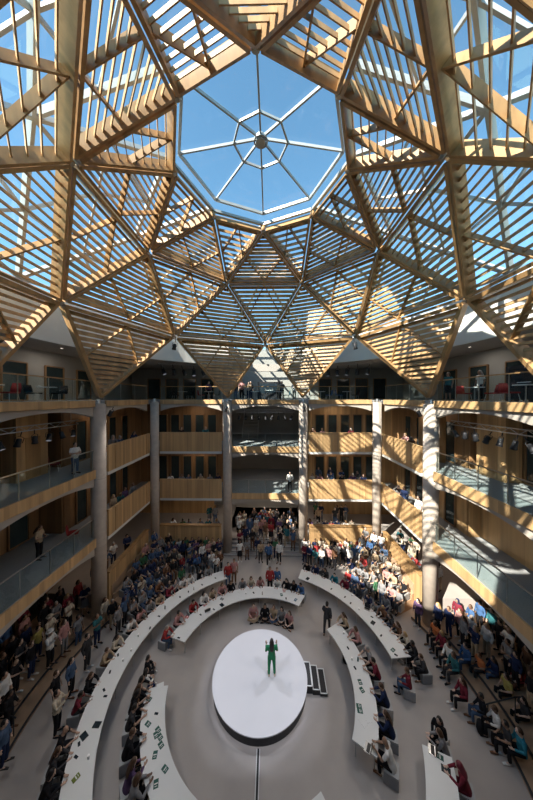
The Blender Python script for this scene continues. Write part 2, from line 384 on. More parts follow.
def panel(A, B, C, n, tier, az, sd=.24):
    """louvred triangle: slats parallel to A-B, apex C"""
    cen = (A + B + C) / 3; nrm = (B - A).cross(C - A).normalized()
    if nrm.dot(cen - V((0, 0, 12))) < 0: nrm = -nrm
    a_, b_, c_ = (B - C).length, (A - C).length, (A - B).length; s_ = a_ + b_ + c_
    I = (A * a_ + B * b_ + C * c_) / s_; rho = (B - A).cross(C - A).length / s_
    def inset(dl): return [v + (I - v) * (dl / rho) for v in (A, B, C)]
    r = empty('louvre_panel', tuple(cen), label='timber louvre panel %s, %s' % (tier, AZW[az % 360]), category='louvre panel', group='timber louvre panels of the roof')
    T = inset(.12); b = MB()
    for i in range(3):
        p, q = T[i] - cen, T[(i + 1) % 3] - cen
        b.bar(p, q, .17 if sd == .22 else .12, .46, nrm)
    b.build('frame', M['glulam'], r)
    T = inset(.18); b = MB()
    for i in range(n):
        t = (i + .55) / (n + .35)
        p, q = T[0].lerp(T[2], t) - cen, T[1].lerp(T[2], t) - cen
        if (q - p).length < .15: continue
        up = (V((0, 0, 1)) * .8 + nrm * .35)
        b.bar(p, q, .035, .13 if 100 < az % 360 < 260 else sd, up)
    b.build('slats', M['slat'], r)
    m = [(T[0] + T[1]) / 2 - cen, (T[0] + T[2]) / 2 - cen, (T[1] + T[2]) / 2 - cen]
    for j in (1, 2):
        b = MB(); b.bar(m[0] + nrm * .02, m[j] + nrm * .02, .06, .26, nrm); b.build('brace', M['glulam'], r)
for k in range(8):
    a = 45 * k; h = a + 22.5
    panel(On(a), On(a + 45), Bn(h), 10, 'with its flat edge on the skylight rim', h, .18)
    panel(Bn(a - 22.5), Bn(h), On(a), 12 if not 100 < a < 260 else 11, 'pointing up to a skylight corner', a, .20)
    panel(Bn(a - 22.5), Bn(h), Cn(a), 14 if not 100 < a < 260 else 11, 'in the middle ring pointing down', a)
    panel(Cn(a), Cn(a + 45), Bn(h), 14, 'in the middle ring pointing up', h)
    if 157 > h or h > 203: panel(Cn(a), Cn(a + 45), Dn(h), 15, 'in the lowest ring above a column', h, .22)
NL = []
def node(p, lab):
    r = empty('roof_node', tuple(p), label=lab, category='connector'); n = (p - V((0, 0, 12))).normalized()
    b = MB(); b.tube([-n * .2, n * .2], .13, 12); b.build('sleeve', M['glulam'], r, True); b = MB(); b.tube([-n * .23, -n * .2], .09, 12); b.build('steel_plate', M['metal'], r)
for k in range(8):
    a = 45 * k; h = a + 22.5
    node(On(a), 'round roof joint at a skylight rim corner, ' + AZW[a]); node(Bn(h), 'round roof joint in the middle ring, ' + AZW[h % 360]); node(Cn(a), 'round roof joint above an open arch, ' + AZW[a])
# skylight
r = empty('skylight', (0, 0, 24), label='octagonal glass skylight with white radial bars at roof crown', category='skylight')
z0 = V((0, 0, 24)); hub = V((0, 0, 25.12))
S = [pol(3.72, 45 * k, 24.5) for k in range(8)]; Ri = [hub.lerp(S[k], .33) for k in range(8)]
b = MB()
for k in range(8): b.bar(S[k] - z0, S[(k + 1) % 8] - z0, .12, .14)
for k in range(8): b.bar(On(45 * k) - z0 + V((0, 0, .25)), On(45 * k + 45) - z0 + V((0, 0, .25)), .16, .14)
b.build('rim', M['steel'], r)
for k in range(8):
    b = MB(); b.bar(S[k] - z0, hub - z0, .07, .12); b.build('radial_bar', M['steel'], r)
b = MB()
for k in range(8): b.bar(Ri[k] - z0, Ri[(k + 1) % 8] - z0, .07, .10)
b.build('ring_bar', M['steel'], r)
b = MB(); b.tube([(0, 0, .9), (0, 0, 1.2)], [.22, .22], 16); b.arc(.26, .32, 0, 360, .95, 1.05, 24); b.build('hub', M['steel'], r)
for k in range(8):
    b = MB(); p = [S[k], S[(k + 1) % 8], hub]
    up = V((0, 0, .09)); b.add([v - z0 + up for v in p], [(0, 1, 2)]); b.build('pane', M['glass'], r)
b = MB()
for k in range(8):
    p = [On(45 * k), On(45 * k + 45), S[(k + 1) % 8], S[k]]; b.add([v - z0 + V((0, 0, .3 if i < 2 else 0)) for i, v in enumerate(p)], [(0, 1, 2, 3)])
b.build('upstand', M['glass'], r)
# outer weather roof: white steel and glass above the timber
def On2(a): return pol(4.3, a, 24.35)
def Bn2(a): return pol(8.1, a, 22.75)
def Cn2(a): return pol(11.2, a, 18.95)
r = empty('glass_roof', (0, 0, 18.7), label='outer glass roof on white steel frames above the timber louvres', category='glass roof')
o_ = V((0, 0, 18.7)); gl = MB()
def frame(nm, a, c, w, h):
    b = MB(); b.bar(a - o_, c - o_, w, h, (a + c) / 2 - V((0, 0, 12))); b.build(nm, M['steel'], r)
for k in range(8):
    a = 45 * k; h = a + 22.5
    tri = [(On2(a), On2(a + 45), Bn2(h)), (Bn2(a - 22.5), Bn2(h), On2(a)), (Bn2(a - 22.5), Bn2(h), Cn2(a)), (Cn2(a), Cn2(a + 45), Bn2(h))]
    for t in tri: gl.add([v - o_ for v in t], [(0, 1, 2)])
    for p, q in ((On2(a), Bn2(h)), (On2(a + 45), Bn2(h)), (Bn2(a - 22.5), Bn2(h)), (Cn2(a), Bn2(h)), (Cn2(a + 45), Bn2(h)), (Cn2(a), Cn2(a + 45))): frame('steel_beam', p, q, .14, .22)
    b = MB()
    for A_, B_, C_ in tri[1:]:
        b.bar((A_ + B_) / 2 - o_, (A_ + C_) / 2 - o_, .08, .12); b.bar((A_ + B_) / 2 - o_, (B_ + C_) / 2 - o_, .08, .12); b.bar((A_ + C_) / 2 - o_, (B_ + C_) / 2 - o_, .08, .12)
    b.build('glazing_bars', M['steel'], r)
gl.build('panes', M['glass'], r)

# ------------------------------------------------------------------ stage
r = empty('round_stage', (-.05, .21, 0), label='round white presentation stage with black skirt at the hall centre', category='stage')
b = MB(); b.tube([(0, 0, .0), (0, 0, .375)], 2.15, 72); b.build('skirt', M['black'], r)
b = MB(); b.tube([(0, 0, .375), (0, 0, .42)], 2.2, 72); b.build('deck', M['deck'], r)
r = empty('stage_steps', (2.60, .20, 0), rz=rad(-2), label='black carpeted steps with white edges beside the round stage', category='steps')
for i in range(3):
    w = 1.05 - .0 * i; x0 = -.58 + .33 * i; z = .33 - .105 * i
    b = MB(); b.box((x0 + .18, .1 - .04 * i, z / 2), (.33, w, z)); s_ = b.build('step', M['black'], r)
    b = MB()
    for sx in (x0 + .035, x0 + .325): b.box((sx, .1 - .04 * i, z + .006), (.04, w, .014))
    for sy in (-1, 1): b.box((x0 + .18, .1 - .04 * i + sy * (w / 2 - .02), z + .006), (.33, .04, .014))
    b.build('white_edge', M['white'], s_)
r = empty('cable_ramp', (0, 0, 0), label='black cable strip with white taped edges running from the stage', category='cable cover')
b = MB(); b.box((-.02, -5.2, .012), (.07, 6.4, .024)); b.build('strip', M['black'], r)
b = MB(); b.box((-.075, -5.2, .008), (.03, 6.4, .016)); b.box((.035, -5.2, .008), (.03, 6.4, .016)); b.build('tape', M['white'], r)

# ------------------------------------------------------------------ curved desks
def desk(r0, r1, a0, a1, lab):
    m_ = (a0 + a1) / 2; r = empty('curved_desk', (0, 0, 0), label=lab, category='desk', group='curved white desks around the stage')
    b = MB(); b.arc(r0, r1, a0, a1, .70, .745, max(12, int(abs(a1 - a0) / 2))); b.build('desktop', M['white'], r)
    n = max(2, round(abs(a1 - a0) * rad(1) * r1 / 1.5))
    for i in range(n + 1):
        az = a0 + (a1 - a0) * (i + (.12 if i == 0 else -.12 if i == n else 0)) / n
        b = MB()
        for rr in (r0 + .1, r1 - .1): b.tube([pol(rr, az, 0), pol(rr, az, .70)], .022, 8)
        b.bar(pol(r0 + .1, az, .68), pol(r1 - .1, az, .68), .04, .03); b.build('leg_frame', M['metal'], r)
desk(4.2, 5.12, -72, 31, 'long curved white desk beyond the stage, innermost ring')
desk(4.1, 4.95, 59, 122.5, 'curved white desk right of the stage steps, innermost ring')
desk(4.1, 4.98, -159, -98.5, 'curved white desk with green booklets, left and nearest the camera')
desk(4.0, 4.9, 149, 176, 'desk whose white tip shows at the bottom edge')
desk(6.36, 7.25, -130, -24, 'long curved white desk on the left, outer ring')
desk(6.36, 7.35, 22, 84, 'long curved white desk on the right, outer ring')
desk(6.4, 7.3, 111, 140, 'short curved white desk at the bottom right, outer ring')

# ------------------------------------------------------------------ people
def remesh(mb, vox, mats, name, smooth_it=2):
    me = mb.mesh(name, mats, True); o = bpy.data.objects.new(name, me); COL.objects.link(o)
    md = o.modifiers.new('r', 'REMESH'); md.mode = 'VOXEL'; md.voxel_size = vox; md.use_smooth_shade = True
    if smooth_it: sm = o.modifiers.new('s', 'SMOOTH'); sm.factor = .5; sm.iterations = smooth_it
    dg = bpy.context.evaluated_depsgraph_get(); dg.update()
    m2 = bpy.data.meshes.new_from_object(o.evaluated_get(dg)); m2.name = name
    bpy.data.objects.remove(o)
    if not m2.materials:
        for x in (mats if isinstance(mats, (list, tuple)) else [mats]): m2.materials.append(x)
    return m2
def J(**k): return k
def sym(p): return V((-p[0], p[1], p[2]))
STAND = J(pel=(0, 0, .95), ch=(0, 0, 1.30), nk=(0, -.01, 1.47), tilt=-8, el=(.25, -.03, 1.14), wr=(.25, .06, .90), hd=(.0, .04, -1), kn=(.10, .02, .50), an=(.11, -.02, .08), toe=(.14, .20, .03))
P = dict(stand=STAND,
    fold=J(**{**STAND, 'el': (.26, .05, 1.13), 'wr': (.03, .24, 1.17), 'hd': (-.9, .1, .1)}),
    phone=J(**{**STAND, 'tilt': 5, 'el': (.23, .12, 1.17), 'wr': (.08, .34, 1.36), 'hd': (-.1, .2, 1)}),
    read=J(**{**STAND, 'tilt': -28, 'el': (.24, .04, 1.13), 'wr': (.09, .28, 1.12), 'hd': (-.3, .9, .2)}),
    lean=J(pel=(0, -.22, .93), ch=(0, .02, 1.24), nk=(0, .12, 1.38), tilt=-12, el=(.26, .22, 1.10), wr=(.12, .40, 1.12), hd=(-.6, .7, 0), kn=(.10, -.12, .50), an=(.11, -.20, .08), toe=(.14, .02, .03)),
    walk=J(**{**STAND, 'asym': 1}),
    sit=J(pel=(0, 0, .53), ch=(0, .04, .88), nk=(0, .05, 1.05), tilt=-12, el=(.25, .06, .72), wr=(.13, .30, .62), hd=(-.3, .9, -.1), kn=(.12, .44, .50), an=(.12, .42, .08), toe=(.14, .62, .03)),
    desk=J(pel=(0, -.02, .53), ch=(0, .10, .87), nk=(0, .15, 1.03), tilt=-22, el=(.27, .26, .76), wr=(.11, .50, .79), hd=(-.4, .9, -.05), kn=(.12, .40, .50), an=(.12, .34, .08), toe=(.14, .54, .03)),
    chat=J(pel=(0, 0, .53), ch=(.02, .03, .88), nk=(.02, .04, 1.05), tilt=0, el=(.28, .16, .80), wr=(.07, .30, 1.0), hd=(-.2, .1, 1), kn=(.14, .42, .50), an=(.12, .40, .08), toe=(.14, .60, .03)),
    ground=J(pel=(0, 0, .14), ch=(0, .06, .48), nk=(0, .08, .66), tilt=-8, el=(.26, .16, .36), wr=(.12, .36, .28), hd=(-.6, .7, -.1), kn=(.33, .30, .20), an=(-.10, .40, .08), toe=(-.26, .44, .06)),
    speak=J(**{**STAND, 'tilt': 0, 'el': (.26, .04, 1.13), 'wr': (.24, .22, 1.27), 'hd': (.1, .15, 1), 'kn': (.12, .02, .50), 'an': (.13, -.02, .10), 'toe': (.17, .18, .03)}),
)
def make_pose(name, slim=1.0, heels=False):
    p = P[name]; G = {k: V(v) for k, v in p.items() if isinstance(v, tuple)}
    pel, ch, nk = G['pel'], G['ch'], G['nk']; up = (ch - pel).normalized()
    sit = name in ('sit', 'desk', 'chat', 'ground')
    tl = rad(p['tilt']); H = Matrix.Translation(nk + V((0, .015, .07))) @ Matrix.Rotation(tl, 4, 'X')
    spine = [pel - up * .06, pel + up * .05, pel.lerp(ch, .5), ch, nk - up * .035]
    sh = nk - up * .075
    limbs = {}
    for s in (1, -1):
        f = lambda q: V((q[0] * s, q[1], q[2]))
        el, wr, kn, an, toe = map(f, (p['el'], p['wr'], p['kn'], p['an'], p['toe'])); hd = f(p['hd']).normalized()
        if p.get('asym'):
            kn = f((.10, .16 * s, .52)); an = f((.10, .24 * s - .05, .10 if s > 0 else .16)); toe = an + V((.02 * s, .19, -.06)); el = f((.25, -.12 * s, 1.15)); wr = f((.22, -.16 * s + .1, .93))
        if name in ('fold',) and s < 0: wr += V((0, .02, -.05))
        if name in ('sit', 'chat') and s < 0 and name == 'chat': el = f((.25, .05, .72)); wr = f((.10, .30, .60)); hd = V((.3, .9, -.1)).normalized()
        shp = sh + V((.175 * s * slim, 0, 0)); hip = pel + V((.09 * s, 0, -.03))
        limbs[s] = (shp, el, wr, hd, hip, kn, an, toe)
    b = MB(); e = .0
    b.tube(spine + [nk + V((0, .0, .05))], [(.15, .10), (.155, .105), (.125, .09), (.15, .10), (.09, .07), (.05, .055)], 14)
    b.tube([nk - up * .05, nk + V((0, .01, .10))], [.056, .052], 12)
    b.ball(H @ V((0, .02, .07)), (.074, .092, .118), 18, 12, mat=H); b.ball(H @ V((0, .045, .0)), (.055, .065, .06), 14, 8, mat=H)
    b.tube([H @ V((0, .105, .075)), H @ V((0, .125, .045)), H @ V((0, .108, .038))], [.010, .016, .012], 8)
    for s in (1, -1): b.ball(H @ V((.076 * s, .01, .06)), (.012, .022, .034), 8, 6, mat=H)
    for s in (1, -1):
        shp, el, wr, hd, hip, kn, an, toe = limbs[s]
        b.tube([sh + V((.06 * s, 0, .0)), shp, shp.lerp(el, .4), el, el.lerp(wr, .35), wr], [.06, .058, .05, .041, .042, .028], 10)
        pal = wr + hd * .09; ref = V((s, 0, 0)) if abs(hd.x) < .7 else V((0, 0, 1))
        b.tube([wr, wr + hd * .03, pal], [(.026, .018), (.036, .017), (.040, .015)], 10, ref)
        x = ref - hd * ref.dot(hd); x.normalize(); nn = hd.cross(x); cu = nn * (1 if nn.dot(V((0, 1, .3))) > 0 else -1)
        for i, (off, L) in enumerate(((-.030, .062), (-.010, .074), (.011, .070), (.031, .055))):
            q = pal - hd * .01 + x * off; b.tube([q, q + hd * L * .5, q + hd * L * .85 + cu * .016, q + hd * L + cu * .034], [.0105, .0100, .0095, .008], 7)
        q = wr + hd * .03 - x * .028; b.tube([q, q - x * .028 + hd * .028 + cu * .01, q - x * .034 + hd * .058 + cu * .018], [.013, .0115, .009], 7)
        b.tube([hip, hip.lerp(kn, .45), kn, kn.lerp(an, .3), an], [.088, .075, .054, .054, .036], 12)
        b.tube([an + V((0, -.03, -.02)), an.lerp(toe, .5) + V((0, 0, -.0)), toe], [.036, .036, .03], 10)
    body = remesh(b, .014, M['skin'], 'person', 1)
    # eyes and mouth on the same mesh
    f = MB()
    for s in (1, -1): f.ball(H @ V((.030 * s, .098, .075)), (.013, .012, .008), 8, 6, m=1, mat=H)
    f.ball(H @ V((0, .102, .005)), (.022, .008, .007), 8, 6, m=2, mat=H)
    fm = f.mesh('f', [M['skin'], M['eye'], M['lip']], True)
    bm = bmesh.new(); bm.from_mesh(body)
    body.materials.clear(); [body.materials.append(M[q]) for q in ('skin', 'eye', 'lip')]
    bm.from_mesh(fm); bm.to_mesh(body); bm.free()
    out = dict(body=body, H=H)
    def torso(e, low=-.1): return [pel + up * low, pel + up * .05, pel.lerp(ch, .5), ch, nk - up * .05, nk - up * .005], [(.165 + e, .112 + e), (.165 + e, .112 + e), (.138 + e, .102 + e), (.163 + e, .112 + e), (.115 + e, .082 + e), (.068, .066)]
    for nm, k in (('long', 1), ('short', 0)):
        b = MB(); q, w = torso(.012); b.tube(q, w, 18)
        for s in (1, -1):
            shp, el, wr = limbs[s][:3]
            if k: b.tube([sh + V((.05 * s, 0, .0)), shp, shp.lerp(el, .4), el, wr.lerp(el, .05)], [.075, .073, .066, .056, .042], 12)
            else: b.tube([sh + V((.05 * s, 0, .0)), shp, shp.lerp(el, .4), shp.lerp(el, .72)], [.075, .074, .068, .064], 12)
        out['top_' + nm] = remesh(b, .02, M['cloth'], 'top', 2)
    b = MB(); b.tube([pel - up * .09, pel, pel + up * .10], [(.163, .12), (.168, .122), (.15, .11)], 18)
    for s in (1, -1):
        hip, kn, an = limbs[s][4:7]; b.tube([hip, hip.lerp(kn, .4), kn, kn.lerp(an, .5), kn.lerp(an, .93)], [.103, .092, .072, .064, .056], 12)
    out['trousers'] = remesh(b, .022, M['cloth'], 'trousers', 2)
    if not sit:
        b = MB(); b.tube([pel + up * .10, pel, pel - up * .2, V((0, pel.y, .48))], [(.15, .11), (.172, .125), (.19, .15), (.215, .18)], 18); out['skirt'] = remesh(b, .022, M['cloth'], 'skirt', 2)
    b = MB()
    for s in (1, -1):
        an, toe = limbs[s][6:8]; d = toe - an
        b.tube([an + V((0, -.055, -.045)), an + V((0, 0, -.035)), an + d * .6 + V((0, 0, .0)), toe + V((0, .02, 0))], [(.034, .03), (.042, .042), (.045, .036), (.036, .024)], 10)
    out['shoes'] = b.mesh('shoes', M['cloth'], True)
    return out
def hair_mesh(style):
    b = MB()
    if style == 'bald': return None
    b.ball((0, -.008, .092), (.086, .100, .108), 20, 12)
    b.ball((0, -.045, .045), (.078, .068, .09), 16, 10)
    if style == 'long':
        b.tube([(0, -.06, .08), (0, -.085, 0), (0, -.10, -.12), (0, -.11, -.26), (0, -.10, -.33)], [(.085, .05), (.095, .05), (.105, .042), (.09, .032), (.05, .02)], 14)
        for s in (1, -1): b.tube([(.07 * s, -.01, .08), (.084 * s, 0, 0), (.085 * s, -.02, -.12)], [.025, .026, .018], 8)
    if style == 'bob':
        b.tube([(0, -.05, .08), (0, -.06, 0), (0, -.065, -.07)], [(.09, .06), (.10, .06), (.085, .045)], 14)
        for s in (1, -1): b.tube([(.07 * s, .01, .08), (.085 * s, .01, 0), (.085 * s, -.01, -.05)], [.024, .026, .018], 8)
    if style == 'bun': b.ball((0, -.11, .15), .045, 12, 8)
    if style == 'scarf':
        b = MB(); b.ball((0, -.015, .08), (.10, .112, .125), 20, 12); b.tube([(0, -.03, .06), (0, -.04, -.05), (0, -.03, -.14), (0, -.02, -.2)], [(.1, .1), (.105, .1), (.15, .12), (.18, .12)], 18)
    if style == 'hat':
        b.tube([(0, 0, .13), (0, 0, .132), (0, 0, .145), (0, 0, .2), (0, 0, .225)], [.16, .165, .1, .095, .07], 20)
    return remesh(b, .012, M['hair'], 'hair', 2)
HAIR = {s: hair_mesh(s) for s in ('short', 'long', 'bob', 'bun', 'scarf', 'hat')}
POSES = {k: make_pose(k) for k in P}
CL = dict(black=(.012, .012, .015), charcoal=(.04, .04, .045), grey=(.2, .2, .21), white=(.68, .67, .65), cream=(.55, .48, .38), navy=(.015, .025, .07), blue=(.05, .11, .24), denim=(.06, .10, .18),
          red=(.30, .035, .035), maroon=(.16, .02, .035), pink=(.42, .22, .21), orange=(.55, .17, .06), yellow=(.40, .33, .10), green=(.04, .12, .06), teal=(.03, .13, .15), purple=(.10, .06, .13), brown=(.14, .07, .04),
          beige=(.4, .3, .2), turquoise=(.03, .20, .28), olive=(.12, .12, .04), emerald=(.03, .20, .09))
SK = [(.50, .34, .26), (.42, .27, .20), (.30, .18, .12), (.17, .10, .07), (.55, .39, .31)]
HC = dict(dark=(.012, .009, .008), brown=(.07, .035, .018), blond=(.38, .25, .11), grey=(.3, .29, .28))
PEOPLE = []; USED = set()
DARKS = ['black', 'black', 'navy', 'charcoal', 'grey', 'black', 'navy', 'denim', 'brown', 'maroon', 'green']
def person(loc, rz, pose, top, bot, hair='short', hc='dark', zone='', sleeve=None, skirt=False, scale=None, skin=None, act=None, lab=None):
    act = {'stand': 'standing', 'fold': 'arms folded', 'phone': 'reaching up', 'read': 'looking down', 'lean': 'leaning', 'walk': 'walking', 'sit': 'seated', 'desk': 'bent forward', 'chat': 'gesturing', 'ground': 'cross-legged', 'speak': 'standing'}[pose]
    cb, tries = bot, 0
    while True:
        hs = {'bald': 'bald head', 'scarf': hc + ' headscarf', 'hat': 'pale sun hat' if hc != 'navy' else 'navy hat'}.get(hair, '%s %s hair' % (hair if hair != 'bun' else 'tied', hc))
        txt = 'person %s, %s top, %s %s, %s, %s' % (act, top, cb, 'skirt' if skirt and 'skirt' in POSES[pose] else 'trousers', hs, zone)
        if txt not in USED or lab: break
        tries += 1; cb = ('black', 'charcoal', 'navy', 'grey', 'denim', 'brown', 'beige', 'olive', 'maroon')[tries % 9]
        if tries > 9: top = R.choice(DARKS + LIGHTS)
    USED.add(txt); bot = cb
    S_ = POSES[pose]; sc = scale or R.uniform(.93, 1.04)
    o = bpy.data.objects.new('person', S_['body']); COL.objects.link(o); o.location = loc; o.rotation_euler = (0, 0, rz); o.scale = (sc,) * 3
    o.color = (*(skin or R.choice(SK)), 1)
    def kid(nm, me, c, mtx=None):
        k = bpy.data.objects.new(nm, me); COL.objects.link(k); k.parent = o; k.color = (*c, 1)
        if mtx is not None: k.matrix_local = mtx
    kid('top', S_['top_' + (sleeve or R.choice(('long', 'long', 'short')))], CL[top])
    if skirt and 'skirt' in S_: kid('skirt', S_['skirt'], CL[bot])
    else: kid('trousers', S_['trousers'], CL[bot])
    kid('shoes', S_['shoes'], CL[R.choice(('black', 'black', 'charcoal', 'white', 'brown'))] if not lab else CL['cream'])
    if hair != 'bald':
        c = HC.get(hc) or CL[hc]
        kid({'scarf': 'headscarf', 'hat': 'hat'}.get(hair, 'hair'), HAIR[hair], c, S_['H'])
    PEOPLE.append((o, lab, txt))
    o['category'] = 'person'
    return o
def face(p, q=(0, 0)): return math.atan2(-(q[0] - p[0]), q[1] - p[1])     # rotation turning local +Y towards q
TAKEN = []
for x_, y_, r_, _l in cols:
    for k_ in range(6): TAKEN.append(V((x_ + .25 * cos(k_), y_ + .25 * sin(k_), 0)))
def free(p, d=.42):
    for q in TAKEN:
        if (q.x - p.x) ** 2 + (q.y - p.y) ** 2 < d * d and abs(q.z - p.z) < 1.5: return False
    return True
DARKS = ['black', 'black', 'navy', 'charcoal', 'grey', 'black', 'navy', 'denim', 'brown', 'maroon', 'green']
LIGHTS = ['white', 'white', 'cream', 'grey', 'denim', 'pink', 'beige', 'grey', 'teal', 'purple', 'white', 'blue', 'cream', 'red', 'grey', 'white', 'beige']
def rcol(l=.45): return R.choice(LIGHTS) if R.random() < l else R.choice(DARKS)
def rhair():
    h = R.choice(['short', 'short', 'long', 'long', 'bob', 'bun', 'short', 'bald' if R.random() < .3 else 'long', 'scarf' if R.random() < .15 else 'bob'])
    return h, (R.choice(['black', 'cream', 'navy']) if h == 'scarf' else R.choice(['dark', 'dark', 'brown', 'brown', 'blond', 'grey']))
GRP = []
SEATS = []
def seat(p, rz, zone, kind='cube'): SEATS.append((p.copy(), rz, zone))

# the presenter
person(V((.50, .12, .42)), rad(4), 'speak', 'emerald', 'emerald', 'long', 'dark', sleeve='long', scale=1.0, skin=SK[1], lab='person in a green suit with long dark hair, hands raised, on the round stage')
# hand placed: pixel of the chest, pose, top, bottom, hair, hair colour
def place(lst, zone, zf, h=None, look=None, seated=False):
    for e in lst:
        x, y, pose, top, bot, hair, hc = e[:7]
        ch = {'sit': .85, 'desk': .85, 'chat': .85, 'ground': .45}.get(pose, 1.25)
        p = at(x, y, zf + ch); p.z = zf
        if callable(look): rz = look(p)
        elif look is not None: rz = face(p, look)
        else: rz = face(p)
        if len(e) > 7: rz = rad(e[7])
        person(p, rz + R.uniform(-.12, .12), pose, top, bot, hair, hc, zone); TAKEN.append(p)
        if pose in ('sit', 'desk', 'chat') and seated: seat(p, rz, zone)
def ringsit(r, pts, zone, zf=0, ring=True):
    """seated people at a desk: keep the azimuth read from the photo, seat ring radius r"""
    for x, y, pose, top, bot, hair, hc in pts:
        p = at(x, y, zf + .85); az = math.atan2(p.x, p.y); q = V((r * sin(az), r * cos(az), zf))
        for _ in range(30):
            if free(q, .46): break
            az += .012 * (1 if az > 0 else -1) * (-1 if r < 6 and az < 0 else 1); q = V((r * sin(az), r * cos(az), zf))
        rz = face(q); person(q, rz + R.uniform(-.2, .2), pose, top, bot, hair, hc, zone); TAKEN.append(q); seat(q, rz, zone)
ringsit(7.72, [(206, 566, 'desk', 'grey', 'black', 'long', 'dark'), (197, 570, 'desk', 'black', 'black', 'bob', 'dark'), (189, 578, 'desk', 'white', 'denim', 'long', 'brown'), (182, 580, 'desk', 'white', 'black', 'long', 'dark'), (174, 583, 'chat', 'grey', 'black', 'long', 'dark'), (167, 589, 'desk', 'maroon', 'black', 'short', 'dark'),
    (158, 597, 'desk', 'beige', 'black', 'long', 'brown'), (147, 605, 'desk', 'grey', 'charcoal', 'long', 'brown'), (137, 613, 'desk', 'pink', 'black', 'bob', 'dark'), (129, 624, 'desk', 'white', 'black', 'short', 'dark'), (112, 640, 'desk', 'cream', 'black', 'long', 'dark'), (106, 655, 'desk', 'beige', 'brown', 'short', 'brown'),
    (94, 679, 'desk', 'black', 'black', 'long', 'brown'), (82, 700, 'desk', 'maroon', 'charcoal', 'short', 'dark'), (66, 737, 'desk', 'black', 'charcoal', 'bald', 'dark'), (62, 756, 'desk', 'charcoal', 'black', 'long', 'brown'), (55, 780, 'desk', 'black', 'charcoal', 'bob', 'dark')], 'at the outer left desk')
ringsit(5.56, [(167, 632, 'desk', 'red', 'denim', 'short', 'grey'), (177, 618, 'desk', 'pink', 'black', 'short', 'dark'), (196, 608, 'desk', 'red', 'black', 'short', 'dark'), (203, 599, 'desk', 'white', 'black', 'bob', 'dark'), (213, 594, 'desk', 'beige', 'black', 'long', 'brown'), (223, 590, 'desk', 'pink', 'black', 'long', 'brown'), (231, 586, 'desk', 'black', 'black', 'short', 'brown'), (243, 584, 'desk', 'grey', 'black', 'short', 'brown'),
    (251, 581, 'desk', 'cream', 'denim', 'long', 'brown'), (260, 580, 'desk', 'pink', 'black', 'long', 'brown'), (277, 585, 'desk', 'white', 'black', 'short', 'dark'), (286, 587, 'desk', 'black', 'black', 'long', 'dark'), (293, 587, 'desk', 'black', 'black', 'bob', 'dark'), (301, 589, 'desk', 'blue', 'black', 'short', 'dark')], 'at the inner far desk')
ringsit(5.40, [(341, 622, 'desk', 'beige', 'black', 'long', 'brown'), (353, 636, 'desk', 'pink', 'charcoal', 'bob', 'brown'), (364, 655, 'desk', 'grey', 'black', 'short', 'grey'), (370, 668, 'desk', 'maroon', 'black', 'short', 'dark'), (376, 692, 'desk', 'navy', 'black', 'short', 'brown'), (380, 719, 'desk', 'navy', 'black', 'long', 'brown'), (380, 748, 'desk', 'white', 'black', 'bald', 'brown')], 'at the inner right desk')
ringsit(7.78, [(308, 564, 'desk', 'black', 'black', 'short', 'brown'), (316, 568, 'desk', 'navy', 'black', 'short', 'dark'), (326, 572, 'desk', 'charcoal', 'black', 'long', 'dark'), (333, 579, 'desk', 'turquoise', 'black', 'short', 'dark'), (343, 585, 'desk', 'maroon', 'black', 'short', 'brown'), (357, 593, 'chat', 'charcoal', 'black', 'long', 'brown'), (369, 599, 'desk', 'navy', 'black', 'bob', 'dark'), (377, 606, 'desk', 'grey', 'black', 'short', 'dark'),
    (381, 614, 'desk', 'brown', 'black', 'short', 'blond'), (387, 620, 'desk', 'charcoal', 'denim', 'long', 'dark'), (395, 628, 'desk', 'brown', 'black', 'long', 'brown'), (400, 634, 'desk', 'cream', 'black', 'bob', 'blond'), (406, 646, 'desk', 'black', 'black', 'short', 'dark'), (415, 662, 'desk', 'charcoal', 'black', 'short', 'brown')], 'at the outer right desk')
ringsit(5.40, [(137, 700, 'desk', 'black', 'black', 'long', 'dark'), (133, 715, 'desk', 'charcoal', 'black', 'short', 'dark'), (133, 728, 'desk', 'black', 'charcoal', 'bob', 'dark'), (130, 742, 'desk', 'black', 'black', 'short', 'brown'), (129, 757, 'desk', 'brown', 'black', 'long', 'brown'), (132, 772, 'desk', 'purple', 'black', 'long', 'brown'), (138, 788, 'desk', 'grey', 'black', 'bob', 'brown')], 'at the desk with green booklets')
place([(440, 726, 'sit', 'black', 'black', 'long', 'dark', 120), (445, 741, 'desk', 'grey', 'black', 'bob', 'brown'), (466, 777, 'desk', 'maroon', 'maroon', 'scarf', 'maroon')], 'by the bottom right desk', 0, seated=True)
place([(409, 677, 'sit', 'maroon', 'denim', 'short', 'brown', 70)], 'by the outer right desk end', 0, seated=True)
place([(253, 610, 'ground', 'pink', 'beige', 'short', 'brown'), (265, 610, 'ground', 'black', 'black', 'long', 'dark'), (274, 611, 'ground', 'beige', 'denim', 'bob', 'brown'), (282, 613, 'ground', 'grey', 'black', 'long', 'dark'), (290, 617, 'ground', 'pink', 'black', 'long', 'brown')], 'in front of the inner far desk', 0)
place([(146, 665, 'ground', 'black', 'charcoal', 'short', 'dark', -60), (144, 681, 'ground', 'white', 'navy', 'long', 'dark', -40)], 'beside the desk with green booklets', 0)
place([(327, 611, 'walk', 'charcoal', 'charcoal', 'short', 'dark', -20), (270, 574, 'stand', 'red', 'black', 'short', 'brown', 180), (277, 573, 'stand', 'blue', 'denim', 'short', 'brown', 180), (234, 566, 'stand', 'pink', 'brown', 'short', 'brown', 180), (228, 569, 'stand', 'red', 'denim', 'short', 'dark', 200), (382, 586, 'stand', 'grey', 'denim', 'long', 'brown', 130), (376, 583, 'stand', 'green', 'black', 'short', 'dark', 220)], 'on the floor between the desks', 0)
